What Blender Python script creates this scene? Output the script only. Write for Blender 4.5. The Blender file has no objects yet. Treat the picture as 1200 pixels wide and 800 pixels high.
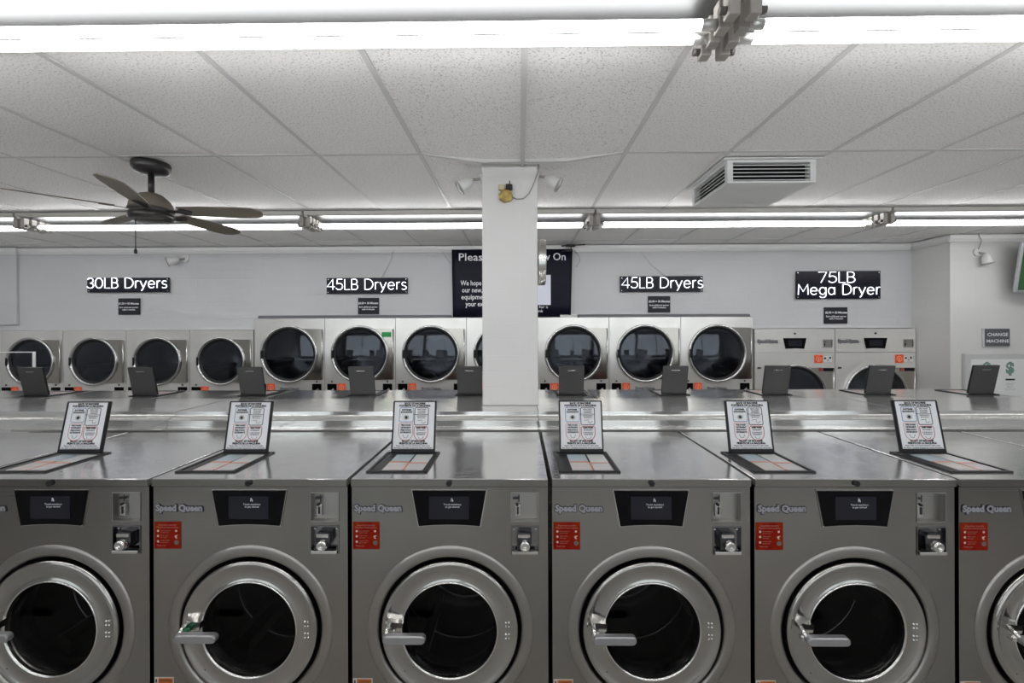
import bpy, bmesh, math, random
from mathutils import Matrix, Vector
random.seed(7)
PI = math.pi
sc = bpy.context.scene
COL = sc.collection

# ------------------------------------------------------------------ camera, world, exposure
cam_d = bpy.data.cameras.new('camera')
cam_d.sensor_width = 36.0
cam_d.lens = 494.4456 / 1200 * 36
cam_d.shift_x = -3.3 / 1200
cam_d.shift_y = -12.97 / 1200
cam_d.clip_start = 0.05
cam = bpy.data.objects.new('camera', cam_d)
COL.objects.link(cam)
cam.matrix_world = (Matrix.Translation((0, 0, 1.75)) @ Matrix.Rotation(0.0105, 4, 'Z')
                    @ Matrix.Rotation(PI / 2, 4, 'X') @ Matrix.Rotation(-0.0034, 4, 'Z'))
sc.camera = cam

world = bpy.data.worlds.new('world')
sc.world = world
world.use_nodes = True
wbg = world.node_tree.nodes['Background']
wbg.inputs[0].default_value = (0.93, 0.96, 1.0, 1)
wbg.inputs[1].default_value = 2.0

sc.view_settings.view_transform = 'Standard'
sc.view_settings.look = 'None'
sc.view_settings.gamma = 1.0
sc.view_settings.use_curve_mapping = False
sc.view_settings.exposure = 0.0
TUBE_STRENGTH = 17.0
sc.cycles.use_denoising = True
sc.cycles.max_bounces = 10
sc.cycles.diffuse_bounces = 5
sc.cycles.glossy_bounces = 5
sc.cycles.transparent_max_bounces = 12
sc.cycles.sample_clamp_indirect = 6.0
sc.cycles.caustics_reflective = True
sc.cycles.blur_glossy = 0.5
sc.cycles.caustics_refractive = False

# ------------------------------------------------------------------ materials
MATS = {}

def mat(name, color, rough=0.5, metal=0.0, spec=0.5, emit=None, strength=0.0):
    m = bpy.data.materials.new(name)
    m.use_nodes = True
    b = m.node_tree.nodes['Principled BSDF']
    b.inputs['Base Color'].default_value = (*color, 1)
    b.inputs['Roughness'].default_value = rough
    b.inputs['Metallic'].default_value = metal
    b.inputs['Specular IOR Level'].default_value = spec
    if emit:
        b.inputs['Emission Color'].default_value = (*emit, 1)
        b.inputs['Emission Strength'].default_value = strength
    MATS[name] = m
    return m

def nodes_of(m):
    return m.node_tree.nodes, m.node_tree.links, m.node_tree.nodes['Principled BSDF']

def steel(name, color, rough, brush_scale, brush_axis, brush_amt, wave_amt, wave_scale=3.0, rvar=0.06):
    """brushed sheet steel: streaked roughness, fine brushed bump and slow buckling of the sheet"""
    m = mat(name, color, rough, 1.0)
    N, L, b = nodes_of(m)
    tc = N.new('ShaderNodeTexCoord')
    mp = N.new('ShaderNodeMapping')
    s = [brush_scale] * 3
    s[brush_axis] = brush_scale * 0.012
    mp.inputs['Scale'].default_value = s
    L.new(tc.outputs['Object'], mp.inputs['Vector'])
    n1 = N.new('ShaderNodeTexNoise')
    n1.inputs['Scale'].default_value = 1.0
    n1.inputs['Detail'].default_value = 3
    L.new(mp.outputs['Vector'], n1.inputs['Vector'])
    mr = N.new('ShaderNodeMapRange')
    mr.inputs['To Min'].default_value = rough - rvar
    mr.inputs['To Max'].default_value = rough + rvar
    L.new(n1.outputs['Fac'], mr.inputs['Value'])
    L.new(mr.outputs['Result'], b.inputs['Roughness'])
    n2 = N.new('ShaderNodeTexNoise')
    n2.inputs['Scale'].default_value = wave_scale
    n2.inputs['Detail'].default_value = 1
    L.new(tc.outputs['Object'], n2.inputs['Vector'])
    b1 = N.new('ShaderNodeBump')
    b1.inputs['Strength'].default_value = brush_amt
    b1.inputs['Distance'].default_value = 0.0008
    L.new(n1.outputs['Fac'], b1.inputs['Height'])
    b2 = N.new('ShaderNodeBump')
    b2.inputs['Strength'].default_value = wave_amt
    b2.inputs['Distance'].default_value = 0.02
    L.new(n2.outputs['Fac'], b2.inputs['Height'])
    L.new(b1.outputs['Normal'], b2.inputs['Normal'])
    L.new(b2.outputs['Normal'], b.inputs['Normal'])
    # large soft tint variation (cleaning film on the steel)
    n3 = N.new('ShaderNodeTexNoise')
    n3.inputs['Scale'].default_value = 2.2
    n3.inputs['Detail'].default_value = 4
    L.new(tc.outputs['Object'], n3.inputs['Vector'])
    cr = N.new('ShaderNodeValToRGB')
    cr.color_ramp.elements[0].position = 0.3
    cr.color_ramp.elements[1].position = 0.7
    cr.color_ramp.elements[0].color = (*[c * 0.92 for c in color], 1)
    cr.color_ramp.elements[1].color = (*[min(1, c * 1.06) for c in color], 1)
    L.new(n3.outputs['Fac'], cr.inputs['Fac'])
    L.new(cr.outputs['Color'], b.inputs['Base Color'])
    return m

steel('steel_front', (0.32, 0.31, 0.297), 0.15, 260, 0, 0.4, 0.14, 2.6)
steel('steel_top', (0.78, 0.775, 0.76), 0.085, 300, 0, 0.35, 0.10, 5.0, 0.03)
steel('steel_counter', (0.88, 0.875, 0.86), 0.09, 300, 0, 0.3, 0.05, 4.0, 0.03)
steel('steel_dryer', (0.86, 0.845, 0.81), 0.27, 420, 0, 0.0, 0.10, 2.2, 0.0)
MATS['steel_dryer'].node_tree.nodes['Principled BSDF'].inputs['Metallic'].default_value = 0.62
for nm_ in ('steel_top', 'steel_counter'):
    MATS[nm_].node_tree.nodes['Principled BSDF'].inputs['Metallic'].default_value = 0.86
steel('steel_door_plate', (0.52, 0.49, 0.44), 0.14, 200, 2, 0.1, 0.06, 2.5)
steel('steel_ring', (0.36, 0.345, 0.325), 0.30, 260, 0, 0.2, 0.02, 2.0)
mat('chrome', (0.72, 0.71, 0.69), 0.12, 1.0)
steel('steel_door', (0.44, 0.43, 0.41), 0.16, 200, 0, 0.1, 0.03, 3.0)
mat('chrome_dull', (0.60, 0.60, 0.60), 0.25, 1.0)
mat('brushed_plate', (0.40, 0.39, 0.37), 0.36, 1.0)
mat('chrome_dark', (0.26, 0.26, 0.27), 0.16, 1.0)
mat('rubber', (0.008, 0.008, 0.009), 0.55)
mat('black_gap', (0.01, 0.01, 0.01), 0.8)
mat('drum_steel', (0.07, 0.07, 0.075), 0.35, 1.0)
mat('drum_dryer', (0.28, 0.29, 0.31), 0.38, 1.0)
mat('panel_black', (0.003, 0.003, 0.004), 0.2, spec=0.12)
mat('plastic_dark', (0.014, 0.014, 0.016), 0.45, spec=0.25)
mat('lid_grey', (0.042, 0.042, 0.042), 0.5)
mat('handle_grey', (0.36, 0.36, 0.37), 0.38, 0.7)
mat('screen_glass', (0.008, 0.008, 0.012), 0.15, spec=0.2, emit=(0.30, 0.31, 0.42), strength=0.018)
mat('screen_text', (0.6, 0.6, 0.65), 0.5, emit=(0.8, 0.85, 1.0), strength=0.15)
mat('logo_silver', (0.29, 0.29, 0.315), 0.45)
mat('logo_outline', (0.035, 0.035, 0.05), 0.5)  # dark outline round the silver letters
mat('sticker_text', (0.40, 0.15, 0.10), 0.6)
mat('sticker_dot', (0.62, 0.45, 0.38), 0.6)
mat('sticker_grey', (0.12, 0.115, 0.10), 0.6)
mat('label_white', (0.70, 0.71, 0.73), 0.5, spec=0.2)
mat('label_black', (0.012, 0.012, 0.015), 0.7, spec=0.1)
mat('label_blue', (0.10, 0.19, 0.40), 0.6)
mat('label_red', (0.42, 0.06, 0.07), 0.6)
mat('label_coral', (0.55, 0.20, 0.17), 0.6)
mat('pad_blue', (0.42, 0.49, 0.54), 0.25)
mat('pad_white', (0.56, 0.57, 0.56), 0.25)
mat('pad_coral', (0.50, 0.46, 0.44), 0.25)
mat('pad_grey', (0.48, 0.46, 0.46), 0.25)
mat('divider_coral', (0.50, 0.17, 0.10), 0.45)
mat('warn_orange', (0.42, 0.12, 0.02), 0.5)
mat('warn_white', (0.55, 0.50, 0.45), 0.5)
mat('orange_sticker', (0.86, 0.10, 0.025), 0.5)
mat('orange_mark', (0.95, 0.45, 0.32), 0.5)
mat('price_black', (0.022, 0.022, 0.028), 0.45, spec=0.2)
mat('white_print', (0.82, 0.82, 0.85), 0.6)
mat('acrylic_black', (0.010, 0.010, 0.018), 0.25, spec=0.15)
mat('banner_black', (0.007, 0.007, 0.017), 0.4, spec=0.12)
mat('banner_white', (0.78, 0.79, 0.90), 0.5)
mat('neon', (0.9, 0.9, 1.0), 0.4, emit=(0.86, 0.90, 1.0), strength=2.2)
mat('tube', (0.95, 0.95, 0.95), 0.4, emit=(0.985, 0.99, 1.0), strength=TUBE_STRENGTH)
mat('tube_cap', (0.75, 0.75, 0.74), 0.35, 0.8)
mat('fixture_white', (0.55, 0.535, 0.50), 0.45)
mat('reflector_pan', (0.09, 0.09, 0.09), 0.40, 0.85)
mat('socket', (0.40, 0.38, 0.35), 0.5)
mat('socket_dark', (0.12, 0.11, 0.10), 0.5)
mat('vent_white', (0.68, 0.68, 0.68), 0.5)
mat('vent_dark', (0.006, 0.006, 0.006), 0.9)
mat('fan_black', (0.018, 0.016, 0.016), 0.35)
mat('fan_motor', (0.05, 0.047, 0.045), 0.3, 0.5)
mat('fan_brown', (0.15, 0.13, 0.10), 0.5)
mat('flood_white', (0.66, 0.66, 0.65), 0.4)
mat('flood_lens', (0.30, 0.30, 0.30), 0.15)
mat('wire_grey', (0.32, 0.30, 0.27), 0.6)
mat('wire_pale', (0.50, 0.50, 0.50), 0.6)
mat('wire_black', (0.015, 0.015, 0.015), 0.6)
mat('alu', (0.66, 0.65, 0.63), 0.24, 1.0)
mat('clock_face', (0.75, 0.75, 0.73), 0.4)
mat('strip_grey', (0.14, 0.14, 0.155), 0.5)
mat('strip_white', (0.65, 0.65, 0.63), 0.5)
mat('change_white', (0.80, 0.80, 0.80), 0.45)
mat('change_frame', (0.55, 0.55, 0.55), 0.4)
mat('dollar_green', (0.17, 0.32, 0.26), 0.5)
mat('dollar_dark', (0.035, 0.06, 0.05), 0.5)
mat('change_sign', (0.11, 0.11, 0.12), 0.15)
mat('tv_bezel', (0.55, 0.55, 0.57), 0.3, 0.8)
mat('tv_back', (0.02, 0.02, 0.02), 0.5)
mat('tv_screen', (0.01, 0.02, 0.01), 0.15, emit=(0.045, 0.15, 0.045), strength=0.40)
mat('foam', (0.42, 0.31, 0.10), 0.8)
mat('foam_pale', (0.52, 0.46, 0.30), 0.8)
mat('door_white', (0.7, 0.7, 0.7), 0.5)

def tint_noise(name, scale, lo, hi, p0=0.35, p1=0.65):
    m = MATS[name]
    N, L, b = nodes_of(m)
    tc = N.new('ShaderNodeTexCoord')
    n = N.new('ShaderNodeTexNoise')
    n.inputs['Scale'].default_value = scale
    n.inputs['Detail'].default_value = 4
    L.new(tc.outputs['Object'], n.inputs['Vector'])
    cr = N.new('ShaderNodeValToRGB')
    cr.color_ramp.elements[0].position = p0
    cr.color_ramp.elements[1].position = p1
    cr.color_ramp.elements[0].color = (*lo, 1)
    cr.color_ramp.elements[1].color = (*hi, 1)
    L.new(n.outputs['Fac'], cr.inputs['Fac'])
    L.new(cr.outputs['Color'], b.inputs['Base Color'])

mat('sticker_red', (0.42, 0.018, 0.012), 0.6, spec=0.08)
tint_noise('sticker_red', 14, (0.21, 0.003, 0.003), (0.26, 0.028, 0.003), 0.40, 0.70)
tint_noise('foam', 40, (0.30, 0.20, 0.06), (0.55, 0.42, 0.14))

def wall_mat(name, color, bump=0.25):
    """painted brickwork: thin filled joints under the paint"""
    m = mat(name, color, 0.55)
    N, L, b = nodes_of(m)
    tc = N.new('ShaderNodeTexCoord')
    sep = N.new('ShaderNodeSeparateXYZ')
    L.new(tc.outputs['Object'], sep.inputs[0])
    add = N.new('ShaderNodeMath'); add.operation = 'ADD'
    L.new(sep.outputs['X'], add.inputs[0]); L.new(sep.outputs['Y'], add.inputs[1])
    cmb = N.new('ShaderNodeCombineXYZ')
    L.new(add.outputs[0], cmb.inputs['X']); L.new(sep.outputs['Z'], cmb.inputs['Y'])
    br = N.new('ShaderNodeTexBrick')
    br.inputs['Scale'].default_value = 1.0
    br.inputs['Brick Width'].default_value = 0.40
    br.inputs['Row Height'].default_value = 0.10
    br.inputs['Mortar Size'].default_value = 0.004
    br.inputs['Mortar Smooth'].default_value = 0.6
    L.new(cmb.outputs[0], br.inputs['Vector'])
    bp = N.new('ShaderNodeBump')
    bp.invert = True
    bp.inputs['Strength'].default_value = bump
    bp.inputs['Distance'].default_value = 0.004
    L.new(br.outputs['Fac'], bp.inputs['Height'])
    n = N.new('ShaderNodeTexNoise')
    n.inputs['Scale'].default_value = 60
    n.inputs['Detail'].default_value = 4
    L.new(tc.outputs['Object'], n.inputs['Vector'])
    bp2 = N.new('ShaderNodeBump')
    bp2.inputs['Strength'].default_value = 0.12
    bp2.inputs['Distance'].default_value = 0.003
    L.new(n.outputs['Fac'], bp2.inputs['Height'])
    L.new(bp.outputs['Normal'], bp2.inputs['Normal'])
    L.new(bp2.outputs['Normal'], b.inputs['Normal'])
    n2 = N.new('ShaderNodeTexNoise')
    n2.inputs['Scale'].default_value = 1.3
    n2.inputs['Detail'].default_value = 5
    L.new(tc.outputs['Object'], n2.inputs['Vector'])
    cr = N.new('ShaderNodeValToRGB')
    cr.color_ramp.elements[0].position = 0.3
    cr.color_ramp.elements[1].position = 0.7
    cr.color_ramp.elements[0].color = (*[c * 0.95 for c in color], 1)
    cr.color_ramp.elements[1].color = (*[c * 1.03 for c in color], 1)
    L.new(n2.outputs['Fac'], cr.inputs['Fac'])
    L.new(cr.outputs['Color'], b.inputs['Base Color'])
    return m

wall_mat('wall_paint', (0.555, 0.555, 0.565))
wall_mat('wall_grey', (0.46, 0.47, 0.49))
wall_mat('column_paint', (0.625, 0.62, 0.61), 0.15)
wall_mat('wall_paint_lit', (0.67, 0.665, 0.65))  # wall paint made lighter and warmer: lamplight on the jog put into its colour
mat('trim_paint', (0.68, 0.68, 0.67), 0.45)

def ceiling_mat():
    m = mat('ceiling_tile', (0.62, 0.61, 0.60), 0.9)
    N, L, b = nodes_of(m)
    tc = N.new('ShaderNodeTexCoord')
    n = N.new('ShaderNodeTexNoise')
    n.inputs['Scale'].default_value = 125
    n.inputs['Detail'].default_value = 3
    n.inputs['Roughness'].default_value = 0.65
    L.new(tc.outputs['Object'], n.inputs['Vector'])
    cr = N.new('ShaderNodeValToRGB')
    e = cr.color_ramp.elements
    e[0].position = 0.33; e[0].color = (0.36, 0.35, 0.34, 1)
    e[1].position = 0.44; e[1].color = (0.82, 0.805, 0.79, 1)
    k = cr.color_ramp.elements.new(0.75); k.color = (0.88, 0.865, 0.85, 1)
    L.new(n.outputs['Fac'], cr.inputs['Fac'])
    n2 = N.new('ShaderNodeTexNoise')
    n2.inputs['Scale'].default_value = 1.1
    n2.inputs['Detail'].default_value = 2
    L.new(tc.outputs['Object'], n2.inputs['Vector'])
    mr = N.new('ShaderNodeMapRange')
    mr.inputs['To Min'].default_value = 0.93
    mr.inputs['To Max'].default_value = 1.05
    L.new(n2.outputs['Fac'], mr.inputs['Value'])
    mx = N.new('ShaderNodeMix'); mx.data_type = 'RGBA'; mx.blend_type = 'MULTIPLY'
    mx.inputs[0].default_value = 1.0
    L.new(cr.outputs['Color'], mx.inputs[6])
    L.new(mr.outputs['Result'], mx.inputs[7])
    L.new(mx.outputs[2], b.inputs['Base Color'])
    bp = N.new('ShaderNodeBump')
    bp.inputs['Strength'].default_value = 0.35
    bp.inputs['Distance'].default_value = 0.004
    L.new(n.outputs['Fac'], bp.inputs['Height'])
    L.new(bp.outputs['Normal'], b.inputs['Normal'])
ceiling_mat()
mat('grid_metal', (0.57, 0.565, 0.56), 0.5)

def floor_mat():
    m = mat('floor_tile', (0.16, 0.135, 0.115), 0.35)
    N, L, b = nodes_of(m)
    tc = N.new('ShaderNodeTexCoord')
    br = N.new('ShaderNodeTexBrick')
    br.offset = 0.0
    br.inputs['Color1'].default_value = (0.40, 0.385, 0.365, 1)
    br.inputs['Color2'].default_value = (0.35, 0.335, 0.315, 1)
    br.inputs['Mortar'].default_value = (0.22, 0.20, 0.18, 1)
    br.inputs['Scale'].default_value = 1.0
    br.inputs['Brick Width'].default_value = 0.305
    br.inputs['Row Height'].default_value = 0.305
    br.inputs['Mortar Size'].default_value = 0.004
    L.new(tc.outputs['Object'], br.inputs['Vector'])
    n = N.new('ShaderNodeTexNoise')
    n.inputs['Scale'].default_value = 0.9
    n.inputs['Detail'].default_value = 3
    L.new(tc.outputs['Object'], n.inputs['Vector'])
    cr = N.new('ShaderNodeValToRGB')
    cr.color_ramp.elements[0].position = 0.36
    cr.color_ramp.elements[1].position = 0.64
    cr.color_ramp.elements[0].color = (0.95, 1.0, 0.985, 1)
    cr.color_ramp.elements[1].color = (1.04, 0.985, 0.95, 1)
    L.new(n.outputs['Fac'], cr.inputs['Fac'])
    mx = N.new('ShaderNodeMix'); mx.data_type = 'RGBA'; mx.blend_type = 'MULTIPLY'
    mx.inputs[0].default_value = 1.0
    L.new(br.outputs['Color'], mx.inputs[6]); L.new(cr.outputs['Color'], mx.inputs[7])
    L.new(mx.outputs[2], b.inputs['Base Color'])
floor_mat()

def glass_mat(name, tint, gloss, rough=0.03, gloss_col=(1, 1, 1), blend=0.3):
    """thin pane: tinted see-through with a share of mirror reflection growing at grazing angles"""
    m = bpy.data.materials.new(name)
    m.use_nodes = True
    N, L = m.node_tree.nodes, m.node_tree.links
    N.clear()
    out = N.new('ShaderNodeOutputMaterial')
    tr = N.new('ShaderNodeBsdfTransparent'); tr.inputs[0].default_value = (*tint, 1)
    gl = N.new('ShaderNodeBsdfGlossy'); gl.inputs[0].default_value = (*gloss_col, 1)
    gl.inputs['Roughness'].default_value = rough
    lw = N.new('ShaderNodeLayerWeight'); lw.inputs['Blend'].default_value = blend
    mr = N.new('ShaderNodeMapRange')
    mr.inputs['To Min'].default_value = gloss
    mr.inputs['To Max'].default_value = 0.85
    L.new(lw.outputs['Fresnel'], mr.inputs['Value'])
    mx = N.new('ShaderNodeMixShader')
    L.new(mr.outputs['Result'], mx.inputs[0])
    L.new(tr.outputs[0], mx.inputs[1]); L.new(gl.outputs[0], mx.inputs[2])
    L.new(mx.outputs[0], out.inputs[0])
    MATS[name] = m
glass_mat('glass_washer', (0.36, 0.36, 0.38), 0.012, blend=0.06)
glass_mat('glass_dryer', (0.42, 0.44, 0.47), 0.045, 0.03, (0.85, 0.9, 1.0))
glass_mat('glass_window', (0.9, 0.92, 0.92), 0.06)

# ------------------------------------------------------------------ mesh builder
class MB:
    def __init__(s):
        s.v = []; s.f = []; s.sm = []
    def add(s, verts, faces, smooth=False):
        o = len(s.v)
        s.v += [tuple(p) for p in verts]
        s.f += [tuple(i + o for i in f) for f in faces]
        s.sm += [smooth] * len(faces)
        return s
    def box(s, x0, x1, y0, y1, z0, z1, bev=0.0):
        if x0 > x1: x0, x1 = x1, x0
        if y0 > y1: y0, y1 = y1, y0
        if z0 > z1: z0, z1 = z1, z0
        if bev <= 0:
            v = [(x, y, z) for z in (z0, z1) for y in (y0, y1) for x in (x0, x1)]
            return s.add(v, [(0, 2, 3, 1), (4, 5, 7, 6), (0, 1, 5, 4), (2, 6, 7, 3), (0, 4, 6, 2), (1, 3, 7, 5)])
        b = min(bev, (x1 - x0) / 2.01, (y1 - y0) / 2.01, (z1 - z0) / 2.01)
        bm = bmesh.new()
        r = bmesh.ops.create_cube(bm, size=1)
        bmesh.ops.scale(bm, vec=(x1 - x0, y1 - y0, z1 - z0), verts=bm.verts)
        bmesh.ops.translate(bm, vec=((x0 + x1) / 2, (y0 + y1) / 2, (z0 + z1) / 2), verts=bm.verts)
        bmesh.ops.bevel(bm, geom=list(bm.edges), offset=b, segments=2, profile=0.5, affect='EDGES')
        bm.verts.index_update()
        s.add([v.co[:] for v in bm.verts], [[v.index for v in f.verts] for f in bm.faces])
        bm.free()
        return s
    def prism(s, pts, axis, a0, a1):
        """polygon in the plane across axis (x: pts are y,z; y: pts are x,z; z: pts are x,y) extruded a0..a1"""
        def P(p, a):
            if axis == 'x': return (a, p[0], p[1])
            if axis == 'y': return (p[0], a, p[1])
            return (p[0], p[1], a)
        n = len(pts)
        v = [P(p, a0) for p in pts] + [P(p, a1) for p in pts]
        f = [tuple(range(n)), tuple(range(2 * n - 1, n - 1, -1))]
        f += [(i, n + i, n + (i + 1) % n, (i + 1) % n) for i in range(n)]
        return s.add(v, f)
    def lathe(s, prof, n=48, axis='y', c=(0, 0, 0), smooth=True, close=False, caps=False):
        """profile of (radius, height along axis)"""
        v = []
        for r, h in prof:
            for i in range(n):
                a = 2 * PI * i / n
                ca, sa = r * math.cos(a), r * math.sin(a)
                if axis == 'y': v.append((c[0] + ca, c[1] + h, c[2] + sa))
                elif axis == 'z': v.append((c[0] + ca, c[1] + sa, c[2] + h))
                else: v.append((c[0] + h, c[1] + ca, c[2] + sa))
        f = []
        m = len(prof)
        for j in range(m if close else m - 1):
            k = (j + 1) % m
            for i in range(n):
                i2 = (i + 1) % n
                f.append((j * n + i, j * n + i2, k * n + i2, k * n + i))
        s.add(v, f, smooth)
        if caps:
            o = len(s.v) - len(v)
            s.f.append(tuple(o + i for i in range(n))); s.sm.append(False)
            s.f.append(tuple(o + (m - 1) * n + i for i in range(n - 1, -1, -1))); s.sm.append(False)
        return s
    def cyl(s, c, r, h0, h1, axis='y', n=24, smooth=True):
        return s.lathe([(r, h0), (r, h1)], n, axis, c, smooth, caps=True)
    def disc(s, c, r, axis='y', n=48):
        v = []
        for i in range(n):
            a = 2 * PI * i / n
            ca, sa = r * math.cos(a), r * math.sin(a)
            v.append({'y': (c[0] + ca, c[1], c[2] + sa), 'z': (c[0] + ca, c[1] + sa, c[2]), 'x': (c[0], c[1] + ca, c[2] + sa)}[axis])
        return s.add(v, [tuple(range(n))])
    def tube(s, pts, r, n=8, closed=False):
        pts = [Vector(p) for p in pts]
        m = len(pts)
        v = []
        up = None
        for i, p in enumerate(pts):
            a = pts[i - 1] if (i > 0 or closed) else p
            b = pts[(i + 1) % m] if (i < m - 1 or closed) else p
            t = (b - a)
            if t.length < 1e-9: t = Vector((0, 0, 1))
            t.normalize()
            if up is None:
                up = Vector((0, 1, 0)) if abs(t.y) < 0.9 else Vector((1, 0, 0))
            u = up - t * up.dot(t)
            if u.length < 1e-5:
                u = t.orthogonal()
            u.normalize()
            w = t.cross(u)
            up = u
            for k in range(n):
                an = 2 * PI * k / n
                v.append(p + (u * math.cos(an) + w * math.sin(an)) * r)
        f = []
        for j in range(m if closed else m - 1):
            k = (j + 1) % m
            for i in range(n):
                i2 = (i + 1) % n
                f.append((j * n + i, j * n + i2, k * n + i2, k * n + i))
        if not closed:
            f.append(tuple(range(n))); f.append(tuple((m - 1) * n + i for i in range(n)))
        return s.add(v, f, True)
    def rect_hole(s, x0, x1, z0, z1, cx, cz, r, y, n=64):
        """flat rectangle in the xz plane with a round hole"""
        outer, inner = [], []
        angs = [2 * PI * i / n for i in range(n)]
        for cxn, czn in ((x0, z0), (x1, z0), (x1, z1), (x0, z1)):
            angs.append(math.atan2(czn - cz, cxn - cx) % (2 * PI))
        angs = sorted(set(round(a, 6) for a in angs))
        for a in angs:
            c, d = math.cos(a), math.sin(a)
            t = min([(x1 - cx) / c if c > 1e-9 else 1e9, (x0 - cx) / c if c < -1e-9 else 1e9,
                     (z1 - cz) / d if d > 1e-9 else 1e9, (z0 - cz) / d if d < -1e-9 else 1e9])
            outer.append((cx + c * t, y, cz + d * t)); inner.append((cx + c * r, y, cz + d * r))
        k = len(angs)
        return s.add(outer + inner, [(i, (i + 1) % k, k + (i + 1) % k, k + i) for i in range(k)])
    def mesh(s, name):
        me = bpy.data.meshes.new(name)
        me.from_pydata(s.v, [], s.f)
        me.polygons.foreach_set('use_smooth', s.sm)
        bm = bmesh.new(); bm.from_mesh(me)
        bmesh.ops.recalc_face_normals(bm, faces=bm.faces)
        bm.to_mesh(me); bm.free()
        me.update()
        return me
    def build(s, name, material, parent=None, loc=(0, 0, 0), rot=(0, 0, 0)):
        return link(name, s.mesh(name), material, parent, loc, rot)

def link(name, me, material, parent=None, loc=(0, 0, 0), rot=(0, 0, 0)):
    if material and not me.materials:
        me.materials.append(MATS[material])
    o = bpy.data.objects.new(name, me)
    COL.objects.link(o)
    o.parent = parent
    o.location = loc
    o.rotation_euler = rot
    return o

def tag(o, label, cat, group=None):
    o['label'] = label; o['category'] = cat
    if group: o['group'] = group
    return o

def struct(o):
    o['kind'] = 'structure'
    return o

def empty(name, loc=(0, 0, 0), rotz=0.0):
    o = bpy.data.objects.new(name, None)
    o.empty_display_size = 0.1
    COL.objects.link(o)
    o.location = loc
    o.rotation_euler = (0, 0, rotz)
    return o

def copy_tree(o, parent=None):
    c = o.copy()
    COL.objects.link(c)
    c.parent = parent
    for ch in list(o.children):
        copy_tree(ch, c)
    return c

def text_mb(lines, y=0.0):
    """lines of (text, x, z, size, align[, width]) as flat letters facing -y"""
    mb = MB()
    for ln in lines:
        body, x, z, size, align = ln[:5]
        cu = bpy.data.curves.new('lettering', 'FONT')
        cu.body = body; cu.size = size; cu.align_x = align; cu.align_y = 'BOTTOM_BASELINE'
        cu.resolution_u = 2
        cu.offset = ln[6] if len(ln) > 6 else 0.0
        ob = bpy.data.objects.new('lettering', cu)
        COL.objects.link(ob)
        dg = bpy.context.evaluated_depsgraph_get()
        me = bpy.data.meshes.new_from_object(ob.evaluated_get(dg))
        vs = [v.co.copy() for v in me.vertices]
        sx = 1.0
        if len(ln) > 5 and ln[5] and vs:
            w = max(v.x for v in vs) - min(v.x for v in vs)
            sx = ln[5] / w if w > 0 else 1.0
        mb.add([(x + v.x * sx, y - v.z, z + v.y) for v in vs], [tuple(p.vertices) for p in me.polygons])
        bpy.data.objects.remove(ob); bpy.data.curves.remove(cu); bpy.data.meshes.remove(me)
    return mb

def arc(cx, cz, rx, rz, a0, a1, n=14):
    return [(cx + rx * math.cos(math.radians(a0 + (a1 - a0) * i / n)), cz + rz * math.sin(math.radians(a0 + (a1 - a0) * i / n))) for i in range(n + 1)]

# ------------------------------------------------------------------ room shell
ZC = 2.798            # ceiling
YB = 5.20             # back wall
XL, XR, YF = -6.9, 7.0, -3.6
fl = MB().box(XL, XR, YF, 6.2, -0.1, 0).build('floor', 'floor_tile'); struct(fl)

wb = MB()
wb.box(-6.9, -3.254, YB, YB + 0.15, 1.770, ZC)
wb.box(-3.254, 2.838, YB, YB + 0.15, 1.912, ZC)
wb.box(2.838, 4.79, YB, YB + 0.15, 1.765, ZC)
wb.box(-6.9, 4.79, 6.05, 6.2, 0, ZC)
struct(wb.build('wall_back', 'wall_paint'))
struct(MB().box(-6.9, -6.236, YB - 0.03, YB - 0.001, 1.842, ZC - 0.001).build('wall_back_jog', 'wall_paint'))
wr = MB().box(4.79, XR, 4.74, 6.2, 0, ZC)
struct(wr.build('wall_right_jog', 'wall_paint_lit'))
struct(MB().box(XR, XR + 0.15, YF, 6.2, 0, ZC).build('wall_right', 'wall_paint'))
struct(MB().box(XL - 0.15, XL, YF, 6.2, 0, ZC).build('wall_left', 'wall_paint'))
# street wall behind the camera with shop windows
wf = MB()
wins = [(-6.6, -3.5), (-3.3, -0.2), (0.2, 3.3), (3.5, 6.7)]
edges = [XL] + [e for w in wins for e in w] + [XR]
for i in range(0, len(edges), 2):
    wf.box(edges[i], edges[i + 1], YF - 0.15, YF, 0, ZC)
for a, b in wins:
    wf.box(a, b, YF - 0.15, YF, 0, 0.35)
    wf.box(a, b, YF - 0.15, YF, 2.60, ZC)
struct(wf.build('wall_front', 'wall_grey'))
for i, (a, b) in enumerate(wins):
    w = MB()
    m = (a + b) / 2
    for x0, x1 in ((a, a + 0.05), (m - 0.025, m + 0.025), (b - 0.05, b)):
        w.box(x0, x1, YF - 0.11, YF - 0.04, 0.35, 2.60)
    for x0, x1 in ((a + 0.05, m - 0.025), (m + 0.025, b - 0.05)):
        w.box(x0, x1, YF - 0.11, YF - 0.04, 0.35, 0.40); w.box(x0, x1, YF - 0.11, YF - 0.04, 2.55, 2.60)
    wo = struct(w.build('window_%d' % (i + 1), 'alu'))
    for x0, x1 in ((a + 0.05, m - 0.025), (m + 0.025, b - 0.05)):
        MB().box(x0, x1, YF - 0.08, YF - 0.072, 0.40, 2.55).build('pane', 'glass_window', wo)

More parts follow.
